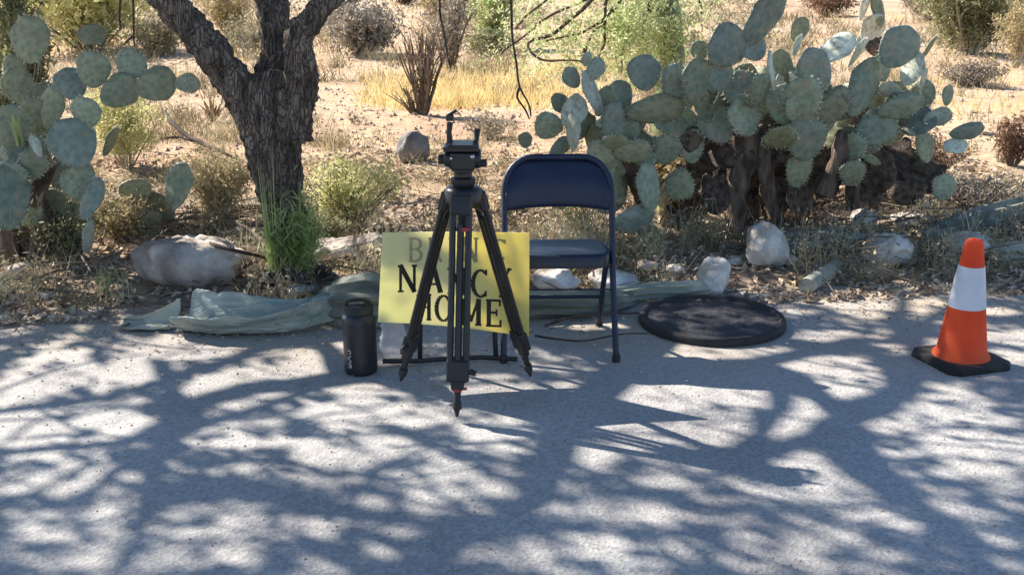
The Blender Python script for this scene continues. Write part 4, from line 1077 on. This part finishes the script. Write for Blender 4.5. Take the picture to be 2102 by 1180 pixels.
m_ = M(); NU, NV = 24, 10
for off in (0, -.005):
    for j in range(NV + 1):
        for i in range(NU + 1): m_.v.append(sg(i / NU, j / NV, off))
q_ = (NU + 1) * (NV + 1)
for j in range(NV):
    for i in range(NU):
        a = j * (NU + 1) + i; m_.f.append((a, a + 1, a + NU + 2, a + NU + 1)); m_.f.append(tuple(q_ + t for t in (a + NU + 1, a + NU + 2, a + 1, a)))
for i in range(NU):
    m_.f.append((i + 1, i, q_ + i, q_ + i + 1)); t0 = NV * (NU + 1) + i; m_.f.append((t0, t0 + 1, q_ + t0 + 1, q_ + t0))
for j in range(NV):
    a = j * (NU + 1); m_.f.append((a, a + NU + 1, q_ + a + NU + 1, q_ + a)); b_ = a + NU; m_.f.append((b_ + NU + 1, b_, q_ + b_, q_ + b_ + NU + 1))
child_world(m_.build('board', sign_mat()), sgn)
MT['ink'] = mat('ink', (.010, .010, .008), None, rough=.5)
MT['ink_faded'] = mat('ink_faded', (.30, .27, .13), (.45, .40, .2), 30, .6)
GL = {  # strokes on a 1x1 cell: (x0,y0,x1,y1,width)
 'N': [(.16,0,.16,1,.10),(.84,0,.84,1,.10),(.14,1,.86,0,.17),(.02,.04,.32,.04,.07),(.02,.96,.25,.96,.07),(.70,.96,.98,.96,.07)],
 'A': [(.10,0,.50,1,.09),(.50,1,.88,0,.18),(.24,.32,.76,.32,.08),(0,.04,.26,.04,.07),(.72,.04,1,.04,.07)],
 'Y': [(.10,1,.50,.48,.17),(.90,1,.50,.48,.09),(.5,.5,.5,0,.16),(.34,.04,.66,.04,.07),(0,.96,.26,.96,.07),(.76,.96,1,.96,.07)],
 'H': [(.2,0,.2,1,.16),(.8,0,.8,1,.16),(.2,.5,.8,.5,.08),(.04,.04,.36,.04,.07),(.64,.04,.96,.04,.07),(.04,.96,.36,.96,.07),(.64,.96,.96,.96,.07)],
 'M': [(.14,0,.14,1,.09),(.86,0,.86,1,.16),(.14,1,.5,.15,.16),(.5,.15,.86,1,.09),(0,.04,.28,.04,.07),(.7,.04,1,.04,.07)],
 'E': [(.24,0,.24,1,.17),(.08,.04,.88,.04,.09),(.08,.96,.84,.96,.09),(.24,.52,.64,.52,.09),(.88,0,.88,.26,.09),(.84,.76,.84,1,.08),(.66,.40,.66,.64,.07)],
 'B': [(.2,0,.2,1,.14),(.06,.04,.5,.04,.08),(.06,.96,.5,.96,.08),(.2,.52,.5,.52,.08)],
 'R': [(.2,0,.2,1,.14),(.06,.96,.5,.96,.08),(.2,.52,.5,.52,.08),(.45,.5,.9,0,.14),(.06,.04,.36,.04,.07)],
 'I': [(.5,0,.5,1,.18),(.2,.04,.8,.04,.08),(.2,.96,.8,.96,.08)],
 'O': [], 'C': [], 'G': [(.62,.42,.98,.42,.08),(.84,.42,.84,.1,.12)]}
def arc(cx, cy, rx, ry, a0, a1, w0, n=14):
    out = []
    for i in range(n):
        t0 = R(lerp(a0, a1, i / n)); t1 = R(lerp(a0, a1, (i + 1) / n)); tm_ = (t0 + t1) / 2
        wd = w0 * (.5 + .5 * abs(math.cos(tm_)))
        out.append((cx + rx * math.cos(t0), cy + ry * math.sin(t0), cx + rx * math.cos(t1), cy + ry * math.sin(t1), wd))
    return out
GL['O'] = arc(.5, .5, .40, .46, 0, 360, .17, 22)
GL['C'] = arc(.52, .5, .42, .46, 50, 310, .17) + [(.82, .78, .82, .98, .08), (.8, .05, .8, .25, .08)]
GL['G'] = arc(.52, .5, .42, .46, 50, 310, .15) + [(.82, .78, .82, .98, .08)]
GL['B'] += arc(.5, .74, .32, .22, -90, 90, .14, 8) + arc(.5, .28, .36, .24, -90, 90, .14, 8)
GL['R'] += arc(.5, .74, .32, .22, -90, 90, .14, 8)
def uv(px, py):
    xl = lerp(785, 776, (py - 478) / 190); u = (px - xl) / (1087 - xl)
    yt = 478; yb = lerp(661, 689, u); return u, 1 - (py - yt) / (yb - yt)
def letter(m, c, x0, y0, x1, y1, lift):
    wpx, hpx = x1 - x0, y1 - y0
    for i, (ax, ay, bx, by, wd) in enumerate(GL[c]):
        A = Vector((x0 + ax * wpx, y1 - ay * hpx)); B = Vector((x0 + bx * wpx, y1 - by * hpx))
        d = (B - A); L_ = d.length
        if L_ < .01: continue
        d /= L_; nrm = Vector((-d.y, d.x)) * wd * min(wpx, hpx * .8) / 2 * 1.4
        segs = max(1, int(L_ / 8))
        for s in range(segs):
            P0 = A + d * L_ * s / segs; P1 = A + d * L_ * (s + 1) / segs
            cs = [P0 - nrm, P0 + nrm, P1 + nrm, P1 - nrm]
            m.quad(*[sg(*uv(q.x, q.y), lift + .00012 * (i % 6)) for q in cs])
for c, x0, x1, y0, y1 in (('N', 815, 856, 543, 600), ('A', 868, 908, 546, 602), ('N', 916, 958, 550, 606), ('C', 966, 1004, 552, 612), ('Y', 1010, 1050, 549, 610)):
    m_ = M(); letter(m_, c, x0, y0, x1, y1, .0012); child_world(m_.build('letter', MT['ink'], smooth=False), sgn)
for c, x0, x1, y0, y1 in (('H', 852, 886, 604, 661), ('O', 891, 928, 606, 664), ('M', 943, 988, 614, 671), ('E', 994, 1032, 614, 672)):
    m_ = M(); letter(m_, c, x0, y0, x1, y1, .0012); child_world(m_.build('letter', MT['ink'], smooth=False), sgn)
for c, x0, x1, y0, y1 in (('B', 836, 868, 488, 538), ('R', 876, 908, 488, 538), ('I', 914, 936, 488, 538), ('N', 944, 982, 488, 538), ('G', 1006, 1042, 490, 534)):
    m_ = M(); letter(m_, c, x0, y0, x1, y1, .0012); child_world(m_.build('letter', MT['ink_faded'], smooth=False), sgn)['label'] = 'faded thin letter'

# ------------------------------------------------------------------ tripod
tf = [PZ(823, 792), PZ(1089, 782), PZ(938, 866)]
tc_ = Vector((sum(p.x for p in tf) / 3 + .01, sum(p.y for p in tf) / 3, 0))
tp = empty('camera_tripod', tc_, 'black video tripod without a camera in front of the sign and chair', 'tripod')
apz = .745
for i, f in enumerate(tf):
    foot = f - tc_
    d2 = Vector((foot.x, foot.y, 0)).normalized(); side = Vector((-d2.y, d2.x, 0))
    top_ = Vector((d2.x * .055, d2.y * .055, apz)); end = foot + Vector((0, 0, .02))
    ax = (end - top_)
    up_at = lambda t: top_ + ax * t
    m_ = M()
    for s in (-1, 1):
        m_.tube([up_at(0) + side * s * .028, up_at(.80) + side * s * .028], .0115, 10)
    m_.build('leg', MT['black_metal'], tp)
    lg = M(); lg.tube([up_at(.12) , up_at(.86)], .012, 10); lg.build('lower_leg', MT['black_metal'], tp)
    rot = ax.to_track_quat('Z', 'Y').to_matrix()
    xa = rot @ Vector((1, 0, 0))
    # orient boxes so their wide side is along 'side'
    zc = ax.normalized(); yc = zc.cross(side).normalized(); Rm = Matrix((side, yc, zc)).transposed()
    for tt, bs in ((.03, (.074, .036, .07)), (.79, (.078, .036, .075))):
        m_ = M(); m_.box(up_at(tt), bs, Rm); m_.build('leg_bracket', MT['black_metal'], tp, smooth=False, bevel=.006)
    m_ = M(); m_.box(up_at(.845), (.050, .032, .05), Rm, .85); m_.build('clamp', MT['black_metal'], tp, smooth=False, bevel=.006)
    m_ = M(); m_.tube([up_at(.79) + side * .04, up_at(.80) + side * .062], [.012, .010], 10); m_.build('lock_knob', MT['black_metal'], tp)
    m_ = M(); m_.tube([up_at(.86), up_at(.935)], [.014, .011], 10); m_.tube([up_at(.93), up_at(.965)], [.016, .016], 10); m_.tube([up_at(.965), up_at(1.0)], [.012, .004], 8); m_.build('foot', MT['rubber'], tp)
    if i == 2:
        m_ = M(); m_.tube([up_at(.872) , up_at(.885) ], .0155, 12); m_.box(up_at(.87) + side * .022, (.02, .02, .008), Rm); m_.build('collar', MT['red'], tp)
m_ = M(); m_.box(Vector((.01, -.085, .645)), (.03, .02, .016)); m_.build('red_latch', MT['red'], tp, bevel=.003, smooth=False)
m_ = M(); m_.lathe([(.052, apz - .03), (.066, apz - .02), (.068, apz + .02), (.058, apz + .03), (.05, apz + .034)], 24); m_.build('crown', MT['black_metal'], tp)
m_ = M(); m_.lathe([(.03, apz - .12), (.02, apz - .11), (.016, apz - .03)], 16); m_.build('bowl_knob', MT['rubber'], tp)
m_ = M(); m_.lathe([(.036, apz + .032), (.042, apz + .045), (.042, apz + .062), (.030, apz + .068), (.030, apz + .082), (.036, apz + .086), (.036, apz + .095)], 24); m_.build('head_base', MT['black_metal'], tp)
hz = apz + .125
m_ = M(); m_.box((0, 0, hz), (.085, .075, .062)); m_.tube([(-.064, 0, hz + .005), (.062, 0, hz + .005)], .034, 20); m_.build('fluid_head', MT['black_metal'], tp, bevel=.006, smooth=True)
m_ = M(); m_.box((-.005, 0, hz + .043), (.12, .10, .016)); m_.box((-.005, 0, hz + .055), (.085, .12, .010)); m_.build('camera_plate', MT['black_metal'], tp, bevel=.003, smooth=False)
m_ = M(); m_.tube([(-.062, .01, hz), (-.085, .01, hz)], [.018, .016], 12); m_.build('drag_knob', MT['rubber'], tp)
m_ = M(); m_.tube([(.06, -.01, hz - .01), (.082, -.01, hz - .01)], [.014, .014], 12); m_.build('drag_knob', MT['rubber'], tp)
m_ = M(); m_.tube([(.03, .04, hz + .02), (.045, .06, hz + .06), (.048, .07, hz + .095)], [.008, .009, .011], 10); m_.build('pan_handle', MT['rubber'], tp)
m_ = M(); m_.tube([(-.045, .03, hz + .04), (-.048, .03, hz + .09), (-.044, .03, hz + .125)], [.012, .009, .011], 10); m_.box((-.044, .03, hz + .14), (.026, .02, .022)); m_.tube([(-.05, .03, hz + .15), (-.02, .03, hz + .165)], .006, 8)
m_.build('phone_mount', MT['black_metal'], tp, bevel=.002)
for (x, y, z, r) in ((-.052, -.045, hz - .02, .007), (.034, -.052, hz + .02, .008), (-.038, -.036, hz + .012, .006)):
    m_ = M(); m_.lathe([(r * .7, -.004), (r, 0), (r, .006), (r * .6, .009)], 12, (x, y, z), Matrix.Rotation(R(90), 3, 'X')); m_.build('metal_screw', MT['steel'], tp)

# ------------------------------------------------------------------ bottle
MT['bottle'] = mat('bottle', (.012, .013, .018), (.018, .019, .025), 40, .42, .1, 200)
MT['mark'] = mat('mark', (.42, .42, .46), None, rough=.5)
bp_ = PZ(738, 772); bp_.y += .05
bt = empty('water_bottle', bp_, 'black insulated growler bottle with handled lid, left of the tripod', 'bottle')
rb = .064
m_ = M(); m_.lathe([(rb - .012, 0), (rb - .003, .004), (rb, .014), (rb, .205), (rb - .001, .222), (rb - .007, .232), (.053, .238), (.049, .242)], 40); m_.build('body', MT['bottle'], bt)
m_ = M(); m_.lathe([(.050, .240), (.056, .243), (.056, .268), (.052, .274), (.030, .276)], 32); m_.build('lid', MT['rubber'], bt)
m_ = M(); m_.tube(noisy([(-.046, -.012, .262), (-.044, -.012, .284), (-.015, -.014, .294), (.02, -.014, .294), (.046, -.012, .284), (.048, -.012, .262)], 3, 0), .0075, 8); m_.build('handle', MT['rubber'], bt)
m_ = M(); m_.lathe([(.020, .274), (.020, .285), (.014, .288)], 16, (.008, .012, 0)); m_.build('spout_cap', MT['steel'], bt)
m_ = M(); m_.box((-.050, -.03, .232), (.016, .016, .014)); m_.build('lid_tab', MT['mark'], bt, bevel=.003, smooth=False)
def bmark(m, pts, w_):
    for a, b in zip(pts[:-1], pts[1:]):
        A = Vector(a); B = Vector(b); d = (B - A).normalized(); nn_ = Vector((-d.y, d.x)) * w_ / 2
        cs = []
        for q in (A - nn_, A + nn_, B + nn_, B - nn_):
            an = R(-90) + q.x / rb; cs.append(Vector((math.cos(an) * (rb + .0006), math.sin(an) * (rb + .0006), q.y)))
        m.quad(*cs)
bx = -.036
m_ = M(); bmark(m_, [(bx - .008, .100), (bx - .002, .108), (bx + .006, .102), (bx + .006, .094), (bx - .002, .091)], .0035); m_.build('logo_mark', MT['mark'], bt, smooth=False)
m_ = M(); bmark(m_, [(bx + .008, .084), (bx - .003, .077), (bx - .009, .071)], .0032); m_.build('logo_mark', MT['mark'], bt, smooth=False)
m_ = M(); bmark(m_, [(bx - .008, .071), (bx + .004, .066), (bx + .007, .060), (bx - .004, .056)], .0034); m_.build('logo_mark', MT['mark'], bt, smooth=False)
m_ = M(); bmark(m_, [(bx - .007, .049), (bx + .007, .049), (bx + .007, .037), (bx - .007, .037)], .0036); m_.build('logo_mark', MT['mark'], bt, smooth=False)
m_ = M(); bmark(m_, [(bx, .049), (bx, .037)], .003); m_.build('logo_mark', MT['mark'], bt, smooth=False)


# ------------------------------------------------------------------ plastic bag
def bag():
    m = bpy.data.materials.new('clear_plastic'); m.use_nodes = True
    n = m.node_tree.nodes; L = m.node_tree.links; b = n['Principled BSDF']
    b.inputs['Base Color'].default_value = (.62, .63, .72, 1); b.inputs['Roughness'].default_value = .18
    tr = n.new('ShaderNodeBsdfTransparent'); mx = n.new('ShaderNodeMixShader'); mx.inputs[0].default_value = .62
    L.new(tr.outputs[0], mx.inputs[2]); L.new(b.outputs[0], mx.inputs[1]); L.new(mx.outputs[0], n['Material Output'].inputs[0])
    c = PZ(806, 738); mm = M(); n1, n2 = 24, 16
    for i in range(n2 + 1):
        t = i / n2; z = .15 * t
        r = .055 * (1 - .25 * t) * (.8 + .25 * math.sin(min(1, t * 4) * math.pi / 2))
        for j in range(n1):
            a = 2 * math.pi * j / n1
            k = 1 + .28 * noise.noise(Vector((math.cos(a) * 2.3, math.sin(a) * 2.3, t * 5))) + .12 * noise.noise(Vector((math.cos(a) * 7, math.sin(a) * 7, t * 12)))
            mm.v.append(Vector((r * k * math.cos(a), r * k * math.sin(a) * .7, z)))
    for i in range(n2):
        for j in range(n1):
            a = i * n1 + j; b_ = i * n1 + (j + 1) % n1; mm.f.append((a, b_, b_ + n1, a + n1))
    mm.f.append(tuple(range(n1))[::-1])
    o = mm.build('plastic_bag', m); o.location = c + Vector((0, .05, .003))
    tag(o, 'crumpled clear plastic bag between the bottle and the left tripod leg', 'bag')
bag()

# ------------------------------------------------------------------ black disc on the ground
c0 = PZ(1461, 663); dr = (PZ(1612, 663) - c0).x * .99
dk = empty('ground_disc', (c0.x, c0.y, .003), 'large flat black round disc lying on the road between chair and cone', 'disc')
m_ = M()
ring = [(dr - .04, .010)]
for k in range(9):
    a = R(180 - 180 * k / 8 * 1.0); ring.append((dr - .018 + .018 * math.cos(a), .014 + .022 * math.sin(a)))
ring += [(dr, .002), (dr - .03, .0)]
m_.lathe(ring, 64); m_.build('rim', MT['rubber'], dk)
m_ = M(); prof = [(dr - .035, .006)]
for k in range(14):
    r_ = (dr - .036) * (1 - k / 13); prof.append((max(r_, .002), .016 + .012 * (1 - (r_ / dr) ** 2) + .0035 * math.cos(k * 1.9)))
m_.lathe(prof, 64)
o = m_.build('fabric_panel', mat('disc_fabric', (.014, .014, .018), (.035, .035, .042), 14, .55, .6, 30), dk)

# ------------------------------------------------------------------ traffic cone
MT['orange'] = mat('orange', (.86, .13, .035), (.98, .19, .055), 3.5, .5, .05, 40, trans=.55)
MT['base_dusty'] = mat('base_dusty', (.014, .014, .014), (.085, .075, .068), 9, .85, .3, 60, pos=(.45, .75))
MT['collar_white'] = mat('collar_white', (.56, .58, .64), (.66, .67, .71), 8, .35)
bl = PZ(1938, 776); br_ = PZ(2081, 757); bl2 = PZ(1887, 727)
e1 = (br_ - bl); e2 = (bl2 - bl); cc = (bl + (e1 + e2) * .5); ang_ = math.atan2(e1.y, e1.x); side_ = (e1.length + e2.length) / 2
cn = empty('traffic_cone', (cc.x - .022, cc.y, 0), 'orange traffic cone with one wide white collar on a black square base', 'cone', rz=ang_)
h_ = side_ / 2; m_ = M()
def oct_(z, h, ch_): return [Vector(p) for p in ((-h + ch_, -h, z), (h - ch_, -h, z), (h, -h + ch_, z), (h, h - ch_, z), (h - ch_, h, z), (-h + ch_, h, z), (-h, h - ch_, z), (-h, -h + ch_, z))]
rs = [oct_(0.0, h_ - .004, .035), oct_(.006, h_, .035), oct_(.022, h_ - .003, .035), oct_(.028, h_ - .014, .03)]
for r_ in rs: m_.v += r_
for i in range(3):
    for k in range(8): m_.f.append((i * 8 + k, i * 8 + (k + 1) % 8, i * 8 + 8 + (k + 1) % 8, i * 8 + 8 + k))
m_.f.append(tuple(range(8))[::-1]); m_.f.append(tuple(24 + k for k in range(8)))
m_.build('base', MT['base_dusty'], cn, smooth=False)
Hc = .50; r_b, r_t = .098, .032
def rc(z): return lerp(r_b, r_t, (z - .03) / (Hc - .03))
m_ = M(); m_.lathe([(r_b + .012, .026), (r_b + .010, .034), (rc(.05), .05), (rc(.22), .22), (rc(.42), .42), (rc(.485), .485), (rc(.495) - .004, .496), (.014, .497), (.012, .48)], 40); m_.build('cone_body', MT['orange'], cn)
m_ = M(); z0_, z1_ = .232, .395; m_.lathe([(rc(z0_) - .001, z0_ - .001), (rc(z0_) + .0025, z0_), (rc(z1_) + .0025, z1_), (rc(z1_) - .001, z1_ + .001)], 40); m_.build('collar', MT['collar_white'], cn)
